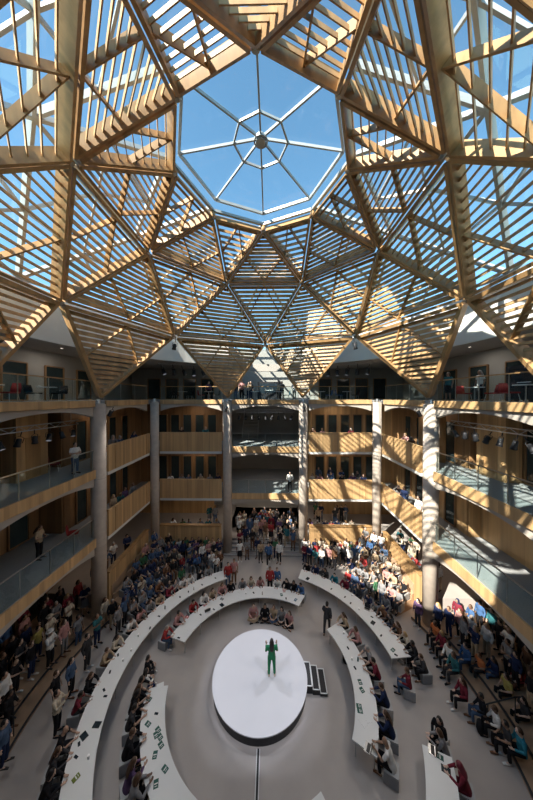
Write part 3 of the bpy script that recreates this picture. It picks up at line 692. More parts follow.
place([(12, 644, 'stand', 'black', 'black', 'short', 'dark'), (20, 650, 'fold', 'charcoal', 'black', 'long', 'dark'), (31, 651, 'stand', 'black', 'navy', 'short', 'brown'), (38, 634, 'stand', 'yellow', 'navy', 'short', 'dark'), (50, 625, 'phone', 'cream', 'grey', 'hat', 'cream'), (50, 641, 'phone', 'white', 'black', 'hat', 'white'), (64, 630, 'stand', 'pink', 'grey', 'bob', 'brown'), (56, 609, 'fold', 'grey', 'black', 'short', 'grey'), (15, 667, 'read', 'black', 'black', 'bald', 'dark'), (4, 685, 'stand', 'white', 'black', 'short', 'dark'),
    (60, 592, 'stand', 'black', 'black', 'short', 'dark'), (78, 588, 'stand', 'red', 'black', 'bob', 'dark'), (9, 700, 'read', 'black', 'black', 'long', 'dark'), (4, 731, 'stand', 'denim', 'navy', 'short', 'dark'), (44, 612, 'stand', 'black', 'charcoal', 'long', 'dark'), (26, 632, 'stand', 'navy', 'black', 'short', 'brown')], 'on the left platform', .32)
place([(78, 623, 'stand', 'grey', 'denim', 'short', 'dark'), (97, 622, 'phone', 'teal', 'navy', 'short', 'dark'), (87, 644, 'stand', 'charcoal', 'charcoal', 'short', 'dark'), (71, 668, 'stand', 'denim', 'black', 'long', 'dark'), (56, 681, 'stand', 'black', 'charcoal', 'short', 'brown'), (105, 604, 'stand', 'cream', 'beige', 'long', 'brown'), (57, 703, 'phone', 'cream', 'black', 'short', 'dark'), (118, 612, 'stand', 'grey', 'charcoal', 'bob', 'dark'), (126, 597, 'stand', 'denim', 'black', 'hat', 'navy')], 'on the left steps', .0)
place([(438, 611, 'stand', 'navy', 'black', 'long', 'blond'), (449, 614, 'stand', 'navy', 'navy', 'short', 'brown'), (460, 616, 'stand', 'pink', 'black', 'long', 'brown'), (472, 622, 'stand', 'white', 'grey', 'short', 'grey'), (487, 632, 'stand', 'white', 'beige', 'long', 'blond'), (508, 650, 'fold', 'grey', 'black', 'short', 'dark'), (480, 607, 'stand', 'blue', 'black', 'short', 'dark'), (492, 616, 'stand', 'teal', 'charcoal', 'bob', 'dark'), (500, 628, 'stand', 'black', 'black', 'short', 'dark'), (522, 640, 'stand', 'charcoal', 'black', 'short', 'dark'), (516, 660, 'stand', 'navy', 'black', 'long', 'dark')], 'on the right platform', .32)
place([(436, 629, 'sit', 'orange', 'black', 'short', 'brown'), (443, 639, 'sit', 'maroon', 'black', 'bob', 'blond'), (450, 651, 'sit', 'white', 'black', 'short', 'dark'), (455, 662, 'sit', 'teal', 'charcoal', 'short', 'brown'), (467, 652, 'sit', 'blue', 'denim', 'short', 'dark'), (481, 660, 'sit', 'orange', 'black', 'short', 'brown'), (495, 665, 'sit', 'navy', 'denim', 'long', 'dark'), (464, 688, 'sit', 'maroon', 'black', 'long', 'brown'), (508, 683, 'sit', 'yellow', 'black', 'bob', 'dark'), (521, 674, 'sit', 'red', 'brown', 'long', 'brown'),
    (483, 703, 'sit', 'black', 'denim', 'short', 'dark'), (497, 716, 'sit', 'white', 'black', 'short', 'brown'), (508, 732, 'sit', 'charcoal', 'black', 'short', 'dark'), (522, 742, 'sit', 'turquoise', 'black', 'short', 'brown'), (525, 706, 'sit', 'charcoal', 'black', 'long', 'dark'), (472, 637, 'sit', 'black', 'black', 'bob', 'dark'), (418, 606, 'stand', 'purple', 'charcoal', 'long', 'dark')], 'on the right steps', .0)
# random crowd fields: (count, sampler, pose choices, zone, lightness)
def field(n, fn, poses, zone, light, zf=0, d=.47, look=None, seated=False):
    k = 0; tries = 0
    while k < n and tries < n * 60:
        tries += 1; p = fn(); p.z = zf if zf is not None else p.z
        if not free(p, d): continue
        u, v = px(p + V((0, 0, 1.1)))
        if not (-4 < u < 537 and v < 804): continue
        h, hc = rhair(); pose = R.choice(poses); rz = face(p, look or (0, 0)) + R.uniform(-.3, .3)
        o = person(p, rz, pose, rcol(light), R.choice(['black', 'black', 'navy', 'charcoal', 'denim', 'grey', 'beige', 'brown']), h, hc, zone, skirt=(pose in ('stand', 'fold') and R.random() < .12))
        TAKEN.append(p.copy()); k += 1
        if seated: seat(p, rz, zone)
    return k
def ringf(r0, r1, a0, a1): return lambda: pol(math.sqrt(R.uniform(r0 * r0, r1 * r1)), R.uniform(a0, a1))
def boxf(x0, x1, y0, y1): return lambda: V((R.uniform(x0, x1), R.uniform(y0, y1), 0))
def tier(rs, a0, a1, step, zone, light, skip=.1):
    tb = MB()
    for j, r in enumerate(rs[1:]): ringplate(tb, r - .35, 9.58, -9, 9.48, .3 * j, .3 * (j + 1), a0, a1, 16)
    fstruct('floor_tiers_' + ('left' if a0 < 0 else 'right'), tb, M['tan'])
    for r in rs:
        a = a0 + R.uniform(0, step)
        while a < a1:
            p = pol(r, a + R.uniform(-.6, .6)); p.z = max(0, round((r - 8.6) / .7)) * .3
            if R.random() > skip and free(p, .44) and abs(p.x) < 9.2 and p.y < 9.0:
                h, hc = rhair(); rz = face(p) + R.uniform(-.25, .25)
                person(p, rz, R.choice(['sit', 'sit', 'chat', 'desk']), rcol(light), R.choice(['black', 'navy', 'charcoal', 'denim', 'grey', 'brown']), h, hc, zone); TAKEN.append(p); seat(p, rz, zone)
            a += deg(step / r)
tier((8.6, 9.3, 10.0, 10.7, 11.4, 12.1), -67, -43, .58, 'in the left tiered seating', .3)
tier((8.6, 9.3, 10.0, 10.7, 11.4, 12.1), 43, 65, .58, 'in the right tiered seating', .75)
field(19, boxf(-8.6, -3.6, 8.3, 9.2), ['stand', 'fold', 'phone', 'stand'], 'before the far left wall', .4, d=.42)
field(9, boxf(-7.4, -3.4, 7.5, 8.3), ['sit', 'chat'], 'before the far left wall', .3, d=.5, seated=True)
field(27, boxf(3.2, 8.4, 7.9, 9.2), ['stand', 'fold', 'stand', 'read'], 'before the far right wall', .4, d=.42)
field(8, boxf(-2.9, 3.0, 8.3, 9.2), ['stand', 'fold', 'walk', 'phone'], 'below the back steps', .4, d=.5)
def stepf():
    p = V((R.uniform(-2.8, 2.8), 0, 0)); i = R.choice((1, 2, 3, 4)); p.y = 9.35 + .32 * i + .16; p.z = .16 * (i + 1); return p
field(15, stepf, ['stand', 'fold', 'phone', 'walk'], 'on the back steps', .35, None, d=.5)
field(26, boxf(-3.0, 3.0, 11.1, 13.0), ['stand', 'fold', 'stand', 'phone'], 'above the back steps', .35, .8, d=.44)
field(6, lambda: V((R.uniform(-8.6, -3.9), 10.2, 0)), ['lean', 'lean'], 'far left low wall', .5, 1.2, d=.5)
field(7, lambda: V((R.uniform(3.9, 8.6), 10.2, 0)), ['lean', 'lean'], 'behind the far right low wall', .5, 1.2, d=.5)
field(7, boxf(3.9, 8.6, 12.2, 13.8), ['stand', 'fold'], 'deep behind far right wall', .3, 1.2)
field(2, boxf(-8.0, -3.9, 12, 13.5), ['stand', 'fold'], 'deep behind far left wall', .3, 1.2)
field(5, boxf(-11.3, -10.3, 4, 8.5), ['lean', 'stand', 'read'], 'behind the left low wall', .3, 1.2)
field(9, boxf(10.3, 11.4, 4, 8.5), ['lean', 'stand', 'read'], 'behind the right low wall', .8, 1.2)
field(10, boxf(-13, -10.4, -2.5, 3.5), ['stand', 'fold', 'phone'], 'on the left platform', .25, .32, d=.55)
field(9, boxf(10.4, 13, -1.5, 3.2), ['stand', 'fold', 'phone', 'stand'], 'on the right platform', .4, .32, d=.5)
field(6, ringf(8.3, 9.4, -72, -62), ['stand', 'phone', 'fold'], 'beside the near left column', .3, 0, d=.5)
# gallery people
def gal(n, k, fn, poses, zone, light=.4): field(n, fn, poses, zone, light, LEV[k], d=.6)
gal(6, 1, lambda: V((R.uniform(-8.6, -4.0), E0 + .35, 0)), ['lean', 'stand'], 'first gallery parapet, far left', .6)
gal(2, 2, lambda: V((R.uniform(-8.6, -4.0), E0 + .35, 0)), ['lean'], 'second gallery parapet, far left')
gal(8, 1, lambda: V((R.uniform(4.0, 8.6), E0 + .35, 0)), ['lean', 'stand'], 'first gallery parapet, far right', .6)
gal(3, 2, lambda: V((R.uniform(4.0, 8.6), E0 + .35, 0)), ['lean'], 'second gallery parapet, far right')
gal(4, 1, lambda: V((-E0 - .4, R.uniform(4.2, 8.6), 0)), ['lean', 'stand'], 'first gallery parapet, left side')
gal(3, 2, lambda: V((-E0 - .4, R.uniform(4.2, 8.6), 0)), ['lean'], 'second gallery parapet, left side', .2)
gal(4, 1, lambda: V((E0 + .4, R.uniform(4.2, 8.6), 0)), ['lean', 'stand'], 'first gallery parapet, right side', .5)
gal(2, 2, lambda: V((E0 + .4, R.uniform(4.2, 8.6), 0)), ['lean'], 'second gallery parapet, right side', .5)
person(V((-10.35, 2.15, 9.2)), face((-10.3, 2.1), (0, -3)), 'fold', 'white', 'denim', 'short', 'dark', 'second gallery, left side', sleeve='short')
person(V((-11.3, 1.0, 5.2)), face((-11, 1), (0, 2)), 'read', 'beige', 'black', 'long', 'brown', 'on the first gallery, left side')
person(V((2.15, 10.3, 5.2)), PI, 'stand', 'white', 'black', 'short', 'dark', 'first gallery glass, centre', sleeve='long')
person(V((-2.1, 10.6, 13.2)), PI, 'stand', 'pink', 'black', 'short', 'brown', 'at the top gallery glass, centre')
person(V((1.2, 11.6, 13.2)), 2, 'stand', 'beige', 'black', 'bob', 'brown', 'at the top gallery glass, centre')
gal(8, 3, boxf(-8.5, 8.5, 11.0, 13.6), ['stand', 'fold'], 'on the far top gallery', .3)
gal(4, 1, boxf(4.2, 8.5, 10.6, 12), ['stand', 'fold'], 'deeper first gallery, far right', .3)
gal(3, 3, boxf(10.6, 13, -1, 6), ['stand'], 'on the right top gallery', .3)

ORD = ['first', 'second', 'third', 'fourth', 'fifth', 'sixth', 'seventh', 'eighth', 'ninth', 'tenth', 'eleventh', 'twelfth', 'thirteenth', 'fourteenth', 'fifteenth', 'sixteenth', 'seventeenth', 'eighteenth', 'nineteenth', 'twentieth']
ORD += ['twenty-' + o for o in ORD[:9]] + ['thirtieth'] + ['thirty-' + o for o in ORD[:9]] + ['fortieth'] + ['forty-' + o for o in ORD[:9]]
def uniq(items, where=' from left'):
    by = {}
    for o, l in items: by.setdefault(l, []).append(o)
    for l, os_ in by.items():
        os_.sort(key=lambda o: px(o.matrix_world.translation if o.parent else o.location)[0])
        for i, o in enumerate(os_): o['label'] = l if len(os_) == 1 else l + ', ' + ORD[i] + where
import numpy as np

bpy.context.view_layer.update()
FAR = sorted(PEOPLE, key=lambda e: (e[0].location - V((CX, CY, CZ))).length)
for o, l, l2 in FAR[:300]: o['label'] = l or l2; o['group'] = 'audience in the hall'
REST = FAR[300:]; FARZ = [o.location.copy() for o, _, _ in REST]
# the farthest of the audience: one mass
co_, fa_, cl_, base = [], [], [], 0
for o, _, _ in REST:
    for q in [o] + [k for k in kids(o)]:
        me = q.data; Mx = np.array(q.matrix_world); a = np.empty(len(me.vertices) * 3, np.float32); me.vertices.foreach_get('co', a); a = a.reshape(-1, 3)
        a = a @ Mx[:3, :3].T + Mx[:3, 3]; co_.append(a); me.calc_loop_triangles(); t = np.empty(len(me.loop_triangles) * 3, np.int32); me.loop_triangles.foreach_get('vertices', t)
        fa_.append(t.reshape(-1, 3) + base); base += len(a); cl_.append(np.tile(np.array(q.color, np.float32), (len(a), 1)))
for o, _, _ in REST:
    for q in kids(o): bpy.data.objects.remove(q)
    bpy.data.objects.remove(o)
PEOPLE = FAR[:300]
if co_:
    vs, fs, cs = np.concatenate(co_), np.concatenate(fa_), np.concatenate(cl_)
    me = bpy.data.meshes.new('crowd'); me.vertices.add(len(vs)); me.vertices.foreach_set('co', vs.ravel()); me.loops.add(fs.size); me.loops.foreach_set('vertex_index', fs.ravel().astype(np.int32))
    me.polygons.add(len(fs)); me.polygons.foreach_set('loop_start', np.arange(0, fs.size, 3, dtype=np.int32)); me.polygons.foreach_set('loop_total', np.full(len(fs), 3, np.int32)); me.update(calc_edges=True)
    at_ = me.color_attributes.new('tint', 'FLOAT_COLOR', 'POINT'); at_.data.foreach_set('color', cs.ravel())
    cm = mat('crowd_fabric', (.5, .5, .5), .9, kind='object', scale=9, amt=.2, spec=.2); N_ = cm.node_tree.nodes; an = N_.new('ShaderNodeAttribute'); an.attribute_name = 'tint'
    for lk in list(cm.node_tree.links):
        if lk.from_node.type == 'OBJECT_INFO': to = lk.to_socket; cm.node_tree.links.remove(lk); cm.node_tree.links.new(an.outputs['Color'], to)
    me.materials.append(cm); me.polygons.foreach_set('use_smooth', np.ones(len(fs), bool))
    cr = bpy.data.objects.new('crowd', me); COL.objects.link(cr); cr['kind'] = 'stuff'; cr['label'] = 'farthest part of the audience beyond the back steps and low walls'; cr['category'] = 'crowd'
# seats
b = MB(); b.box((0, 0, .215), (.46, .46, .39)); s0 = b.build('cube_seat', M['paint']); s0.color = (.30, .31, .33, 1); s0['category'] = 'seat'
b = MB(); b.box((0, 0, .43), (.45, .45, .045)); k0 = b.build('cushion', M['paint'], s0); k0.color = (.38, .39, .4, 1)
b = MB(); b.box((0, 0, .01), (.40, .40, .02)); b.build('plinth', M['black'], s0)
lst = []
for i, (p, rz, zone) in enumerate([q for q in SEATS if not any((q[0] - f_).length < .2 for f_ in FARZ)]):
    if i == 0: o = s0; o.location = p; o.rotation_euler = (0, 0, rz)
    else: o = dup(s0, p, rz)
    c = R.choice([(.30, .31, .33), (.24, .25, .27), (.42, .42, .42)]); o.color = (*c, 1); o['group'] = 'cube seats'
    lst.append((o, 'grey cube seat under a person ' + zone))
uniq(lst)

# ------------------------------------------------------------------ things on the desks
ITEMS = []
def item(kind, p, rz, col, lab):
    global PROTO
    if kind not in PROTO:
        b = MB()
        if kind == 'booklet': b.box((0, 0, .006), (.15, .21, .012)); b.box((0, 0, .013), (.11, .03, .003), m=1); b.box((0, -.06, .013), (.08, .015, .003), m=1); o = b.build('booklet', [M['paint'], M['white']])
        elif kind == 'paper_sheet': b.box((0, 0, .0015), (.21, .297, .003)); o = b.build('paper_sheet', M['white']); 
        elif kind == 'phone': b.box((0, 0, .005), (.075, .15, .01)); o = b.build('phone', M['black']); c = MB(); c.box((0, 0, .0105), (.067, .14, .001)).build('screen', M['screen'], o)
        elif kind == 'laptop':
            b.box((0, 0, .01), (.32, .22, .018)); o = b.build('laptop', M['metal']); c = MB(); c.box(None, (.32, .008, .21), mat=Matrix.Translation((0, .13, .11)) @ Matrix.Rotation(rad(-14), 4, 'X')).build('lid', M['black'], o)
            c = MB(); c.box((0, .02, .0195), (.28, .11, .002)).build('keyboard', M['black'], o)
        elif kind == 'tablet': b.box((0, 0, .006), (.20, .27, .012)); o = b.build('tablet', M['black']); c = MB(); c.box((0, 0, .0125), (.18, .25, .001)).build('screen', M['screen'], o)
        elif kind == 'cup': b.tube([(0, 0, 0), (0, 0, .11)], [.03, .042], 14); o = b.build('cup', M['white']); c = MB(); c.tube([(0, 0, .11), (0, 0, .118)], [.045, .043], 14).build('lid', M['paint'], o)
        elif kind == 'backpack':
            b.tube([(0, 0, 0), (0, 0, .1), (0, 0, .35), (0, 0, .46)], [(.13, .09), (.17, .12), (.16, .11), (.08, .05)], 14); o = b.build('backpack', M['cloth'], None, True); c = MB(); c.tube([(-.05, 0, .45), (-.04, 0, .5), (.04, 0, .5), (.05, 0, .45)], .012, 8).build('strap', M['black'], o)
            c = MB(); c.box((0, -.12, .17), (.22, .06, .2)).build('pocket', M['cloth'], o)
        elif kind == 'bottle': b.tube([(0, 0, 0), (0, 0, .16), (0, 0, .19), (0, 0, .22)], [.033, .033, .014, .014], 14); o = b.build('bottle', M['paint'], None, True); c = MB(); c.tube([(0, 0, .22), (0, 0, .24)], .016, 12).build('cap', M['white'], o)
        PROTO[kind] = o; KIDS[o.name] = kids(o); o.location = p; o.rotation_euler = (0, 0, rz)
    else: o = dup(PROTO[kind], p, rz)
    o.color = (*col, 1)
    for c_ in kids(o) if kind == 'backpack' else []: c_.color = (*col, 1)
    o['category'] = kind.replace('_sheet', ''); ITEMS.append((o, lab)); o['group'] = kind.replace('_', ' ') + 's on and around the desks'
PROTO = {}
GC = (.01, .09, .07)
def on(px_, py_): return at(px_, py_, .747)
for x, y, a in [(149, 699, 70), (148, 724, 65), (158, 730, 50), (160, 737, 50), (156, 735, 40), (161, 745, 50), (165, 769, 60), (156, 784, 20), (155, 755, 10)]:
    item('booklet', on(x, y), rad(a), GC, 'dark green booklet on the desk with green booklets')
for x, y, a in [(150, 758, 30), (153, 766, 50), (156, 792, 10)]: item('paper_sheet', on(x, y), rad(a), (1, 1, 1), 'white sheet on the desk with green booklets')
for x, y, a in [(360, 682, 5), (359, 706, 80), (360, 711, 80), (362, 690, 20)]: item('booklet', on(x, y), rad(a), GC, 'dark green booklet on the inner right desk')
for x, y, a in [(366, 712, 10), (363, 722, 30), (368, 718, 5), (358, 672, 0)]: item('paper_sheet', on(x, y), rad(a), (1, 1, 1), 'white sheet on the inner right desk')
item('laptop', on(368, 748), rad(-125), (0, 0, 0), 'dark laptop at the near end of the inner right desk')
item('tablet', on(84, 736), rad(60), (0, 0, 0), 'black tablet under the reaching hand on the outer left desk')
for x, y, a in [(79, 744, 40), (76, 757, 70), (110, 672, 20), (118, 655, 30), (104, 690, 50), (150, 628, 10), (180, 597, 40)]: item('phone', on(x, y), rad(a), (0, 0, 0), 'black phone lying on the outer left desk')
item('booklet', on(162, 603), rad(-60), (.3, .05, .02), 'colourful booklet on the outer left desk'); item('booklet', on(76, 778), rad(150), (.12, .16, .01), 'olive green pouch at the bottom of the outer left desk')
for x, y in [(230, 594), (248, 588), (262, 590), (240, 591), (275, 592), (216, 600), (290, 596), (199, 611)]: item('paper_sheet', on(x, y), R.uniform(0, 3), (1, 1, 1), 'white sheet on the inner far desk')
for x, y in [(187, 617), (205, 605), (222, 599), (284, 591)]: item('booklet', on(x, y), R.uniform(0, 3), R.choice([(.4, .03, .04), (.1, .1, .1), (.5, .2, .2)]), 'small booklet on the inner far desk')
for x, y, k in [(332, 582, 'phone'), (345, 597, 'phone'), (367, 609, 'laptop'), (352, 596, 'cup'), (393, 650, 'booklet'), (388, 640, 'paper_sheet'), (372, 617, 'phone'), (401, 662, 'tablet'), (322, 575, 'laptop'), (312, 572, 'phone'), (380, 627, 'paper_sheet'), (396, 655, 'phone')]:
    item(k, on(x, y), R.uniform(-1, 1), GC, {'booklet': 'dark green booklet', 'paper_sheet': 'white sheet', 'cup': 'paper cup', 'laptop': 'open laptop', 'phone': 'black phone', 'tablet': 'black tablet'}[k] + ' on the outer right desk')
for x, y, k in [(344, 634, 'cup'), (352, 660, 'cup'), (358, 661, 'bottle'), (348, 648, 'phone'), (355, 668, 'phone')]: item(k, on(x, y), .3, GC, {'cup': 'paper cup', 'bottle': 'green bottle', 'phone': 'black phone'}[k] + ' on the inner right desk')
for x, y, k in [(432, 750, 'laptop'), (440, 757, 'booklet'), (446, 770, 'tablet')]: item(k, on(x, y), rad(-120), GC, {'booklet': 'dark green booklet', 'laptop': 'open laptop', 'tablet': 'black tablet'}[k] + ' on the bottom right desk')
for x, y, c, l in [(140, 640, 'maroon', 'red bag under the outer left desk'), (402, 684, 'black', 'black backpack beside the seated person in maroon'), (480, 728, 'black', 'black backpack at the foot of the right steps'), (254, 592, 'black', 'black bag on the floor by the inner far desk'), (388, 598, 'red', 'red bag behind the outer right desk'), (287, 622, 'black', 'black bag beside the people seated on the floor'), (346, 660, 'black', 'small black bag on the floor by the inner right desk')]:
    item('backpack', at(x, y, .15) * 1 - V((0, 0, .15)), R.uniform(0, 3), CL[c], l)
rng2 = random.Random(5)
for p, rz, zone in SEATS:
    if not zone.startswith('at the '): continue
    r_, az = p.to_2d().length, deg(math.atan2(p.x, p.y)); outer = r_ > 6.5
    if FARZ and any((p - f_).length < .2 for f_ in FARZ): continue
    for j in range(rng2.choice((1, 2, 2))):
        k = rng2.choice(('paper_sheet', 'paper_sheet', 'phone', 'booklet', 'cup', 'tablet', 'bottle', 'laptop') if not outer else ('paper_sheet', 'phone', 'phone', 'cup', 'tablet', 'bottle'))
        q = pol((6.62 if outer else 4.45) + rng2.uniform(-.08, .2), az + rng2.uniform(-3.2, 3.2), .747)
        if any((q - i_[0].location).length < .3 for i_ in ITEMS): continue
        c_ = rng2.choice((GC, (.02, .02, .02), (.05, .12, .2), (.4, .35, .3)))
        item(k, q, rad(-az) + rng2.uniform(-.5, .5) + (PI if k != 'laptop' else PI), c_, {'booklet': 'small booklet', 'paper_sheet': 'white sheet', 'cup': 'paper cup', 'laptop': 'open laptop', 'phone': 'black phone', 'tablet': 'black tablet', 'bottle': 'small bottle'}[k] + zone[2:].replace(' the desk', ' on the desk', 1).replace(' the inner', ' on the inner').replace(' the outer', ' on the outer'))
uniq(ITEMS)

# ------------------------------------------------------------------ spotlights, trusses and top floor furniture
def make_spot(name='stage_light'):
    r = empty(name, category='light')
    b = MB(); b.tube([(0, 0, .16), (0, 0, .14), (0, 0, -.12), (0, 0, -.2)], [.05, .09, .11, .13], 14); b.build('housing', M['black'], r, True)
    b = MB(); b.tube([(0, 0, -.195), (0, 0, -.205)], .1, 14); b.build('lens', M['lens'], r)
    b = MB(); b.tube([(.13, 0, -.02), (.14, 0, .2), (0, 0, .27), (-.14, 0, .2), (-.13, 0, -.02)], .014, 6); b.tube([(0, 0, .27), (0, 0, .46)], .02, 6); b.build('yoke', M['black'], r)
    return r
sp0 = make_spot(); SPL = []; first = [True]
def spot(p, lab, tilt=(0, 0, 0), sc=1.0):
    if first[0]: o = sp0; o.location = p; first[0] = False; KIDS[o.name] = kids(o)
    else: o = dup(sp0, p)
    o.rotation_euler = tilt; o.scale = (sc,) * 3; o['group'] = 'stage lights on the trusses'; SPL.append((o, lab))
def truss(a, c, z, lab, n, sl, sag=0, scl=1.0):
    o_ = V(((a[0] + c[0]) / 2, (a[1] + c[1]) / 2, z)); r = empty('lighting_truss', o_, label=lab, category='truss')
    A_, C_ = V((*a[:2], z)) - o_, V((*c[:2], z)) - o_
    b = MB()
    for dz in (0, .22): b.tube([A_ + V((0, 0, dz)), C_ + V((0, 0, dz))], .025, 8)
    b.build('chord', M['metal'], r)
    b = MB(); m = 14
    for i in range(m): b.tube([A_.lerp(C_, i / m) + V((0, 0, .22 * (i % 2))), A_.lerp(C_, (i + 1) / m) + V((0, 0, .22 * ((i + 1) % 2)))], .012, 6)
    b.build('lacing', M['metal'], r)
    b = MB()
    for t in (.1, .9): b.tube([A_.lerp(C_, t) + V((0, 0, .22)), A_.lerp(C_, t) + V((0, 0, (12.86 if z < 13 else 16.42) - z))], .012, 6)
    b.build('hanger', M['metal'], r)
    for i in range(n):
        p = V((*a[:2], z)).lerp(V((*c[:2], z)), (i + .5) / n) + V((0, 0, -.44 * scl)); spot(p, sl, (rad(R.uniform(-35, 10)), rad(R.uniform(-25, 25)), R.uniform(0, 6)), scl)
truss((-10.5, -2.6), (-10.5, 2.6), 11.9, 'lighting truss hanging over the second gallery, left side', 7, 'black stage light hanging over the second gallery, left side')
truss((10.5, -2.6), (10.5, 2.6), 11.9, 'lighting truss hanging over the second gallery, right side', 8, 'black stage light hanging over the second gallery, right side')
truss((-2.6, 10.4), (2.6, 10.4), 12.1, 'lighting truss over the second gallery, centre bay', 9, 'black stage light over the second gallery, centre bay')
truss((-8.8, 8.9), (-5.2, 10.9), 16.2, 'lighting truss below the white bulkhead, far left', 5, 'black stage light below the white bulkhead, far left', scl=1.4)
truss((8.8, 8.9), (5.2, 10.9), 16.2, 'lighting truss below the white bulkhead, far right', 5, 'black stage light below the white bulkhead, far right', scl=1.4)
for x, y, w in [(-9.4, 3.75, 'near left'), (9.4, 3.75, 'near right'), (-3.25, 9.12, 'far centre left'), (3.25, 9.12, 'far centre right')]: spot(V((x, y, 12.45)), 'black spotlight fixed beside the top of the %s column' % w, (rad(-35), 0, face((x, y))), 1.0)
for x, y, w in ((-6.5, -6.5, 'near left'), (6.5, -6.5, 'near right'), (-6.5, 6.5, 'far left'), (6.5, 6.5, 'far right')): spot(V((x, y, 17.1)), 'black spotlight hanging from the timber roof joint at %s' % w, (rad(-25), 0, face((x, y))), 1.2)
uniq(SPL)
# furniture of the galleries
def make_table(col):
    r = empty('round_table', category='table')
    b = MB(); b.tube([(0, 0, .72), (0, 0, .75)], .42, 24); b.build('tabletop', M['white'], r)
    b = MB(); b.tube([(0, 0, .02), (0, 0, .72)], .03, 10); b.build('pedestal', M['metal'], r); b = MB(); b.tube([(0, 0, 0), (0, 0, .02)], .24, 20); b.build('base', M['metal'], r); return r
def make_chair():
    r = empty('lounge_chair', category='chair')
    b = MB(); b.box((0, 0, .42), (.5, .48, .07)); s_ = b.build('seat', M['cloth'], r); b = MB(); b.tube([(0, -.26, .42), (0, -.30, .62), (0, -.33, .86)], [(.25, .03), (.26, .035), (.2, .03)], 14); t_ = b.build('backrest', M['cloth'], r, True)
    for sx in (-1, 1):
        for sy in (-1, 1): b = MB(); b.tube([(sx * .2, sy * .18, .4), (sx * .25, sy * .24, 0)], .013, 6); b.build('leg', M['metal'], r)
    return r
t0, c0 = make_table(0), make_chair(); KIDS[t0.name] = kids(t0); KIDS[c0.name] = kids(c0); TL = []; CLs = []
def table(p, lab):
    o = t0 if not TL else dup(t0, p); o.location = p; TL.append((o, lab)); o['group'] = 'small round gallery tables'
def chair(p, rz, c, lab):
    o = c0 if not CLs else dup(c0, p, rz); o.location = p; o.rotation_euler = (0, 0, rz); CLs.append((o, lab)); o['group'] = 'gallery chairs'
    for q in kids(o):
        if not q.name.startswith('leg'): q.color = (*CL[c], 1)
Z3 = 13.2
for x in (-7.6, -5.2, -1.0, 1.2, 5.0, 7.4): table((x, 11.2, Z3), 'small white round table on the far top gallery'); chair((x - .7, 11.3, Z3), rad(-90), R.choice(['black', 'red', 'blue', 'charcoal']), 'chair beside a round table on the far top gallery'); chair((x + .7, 11.1, Z3), rad(90), R.choice(['black', 'blue', 'turquoise', 'charcoal']), 'chair beside a round table on the far top gallery')
for y in (-1.2, 1.4): table((-11.2, y, Z3), 'small white round table on the left top gallery'); chair((-11.2, y + .75, Z3), PI, 'black' if y > 0 else 'red', 'chair on the left top gallery'); chair((-11.9, y, Z3), rad(-90), 'black', 'chair on the left top gallery')
for y in (-1.0, 1.6): table((11.2, y + .3, Z3), 'small white round table on the right top gallery'); chair((11.2, y + 1.0, Z3), PI, 'red', 'chair on the right top gallery'); chair((11.9, y, Z3), rad(90), 'red', 'chair on the right top gallery')
chair((-10.9, 2.7, 5.2), rad(-60), 'red', 'red chair on the first gallery, left side'); chair((-11.9, 2.6, 9.2), rad(-60), 'maroon', 'dark red chair on the second gallery, left side')
uniq(TL); uniq(CLs)
# tall dark cabinets / displays on the top level
def display(p, rz, w, lab):
    r = empty('display_cabinet', p, rz, label=lab, category='cabinet')
    b = MB(); b.box((0, 0, .85), (w, .5, 1.7)); b.build('carcass', M['black'], r); b = MB(); b.box((0, -.26, 1.1), (w * .8, .02, .9)); b.build('screen', M['screen'], r); b = MB(); b.box((0, -.275, .9), (w * .35, .01, .04)); b.build('label_plate', M['white'], r)
display((-12.3, -.9, Z3), rad(90), 1.6, 'tall black cabinet on the left top gallery'); display((12.3, .2, Z3), rad(-90), 1.8, 'tall black cabinet on the right top gallery'); display((12.6, -2.0, Z3), rad(-90), 1.5, 'second tall black cabinet at the right picture edge'); display((.3, 12.6, Z3), 0, 2.2, 'wide dark cabinet in the far centre bay')
# round timber posts and timber pods on the right second gallery
for i, (x, y) in enumerate([(11.5, 6.9), (11.6, 4.9)]):
    b = MB(); b.tube([(0, 0, 0), (0, 0, 3.55)], .2, 20); b.build('timber_post', M['glulam'], None, True, (x, y, 9.2), label='round timber post on the second gallery, right side, %s' % ('farther' if i == 0 else 'nearer'), category='post')
for sd, y, l in ((1, 1.8, 'right'), (-1, 1.4, 'left')):
    r = empty('timber_pod', (sd * 12.35, y, 9.2), label='oak clad block against the wall of the second gallery, %s side' % l, category='cabinet')
    b = MB(); b.box((0, 0, 1.75), (.8, 1.7, 3.5)); b.build('body', M['oak'], r); b = MB(); b.box((-sd * .41, 0, 1.1), (.02, .8, 2.1)); b.build('door', M['glulam'], r)
# slatted staircase in the centre bay
r = empty('staircase', (-1.6, 13.2, 9.2), label='grey staircase rising behind the second gallery glass, centre bay', category='stairs')
for i in range(11): b = MB(); b.box((0, i * .27, .3 * i + .15), (1.5, .28, .06)); b.build('tread', M['grey'], r)
b = MB()
for sx in (-.78, .78): b.bar((sx, 0, .15), (sx, 2.75, 3.2), .05, .25)
b.build('stringer', M['metal'], r)
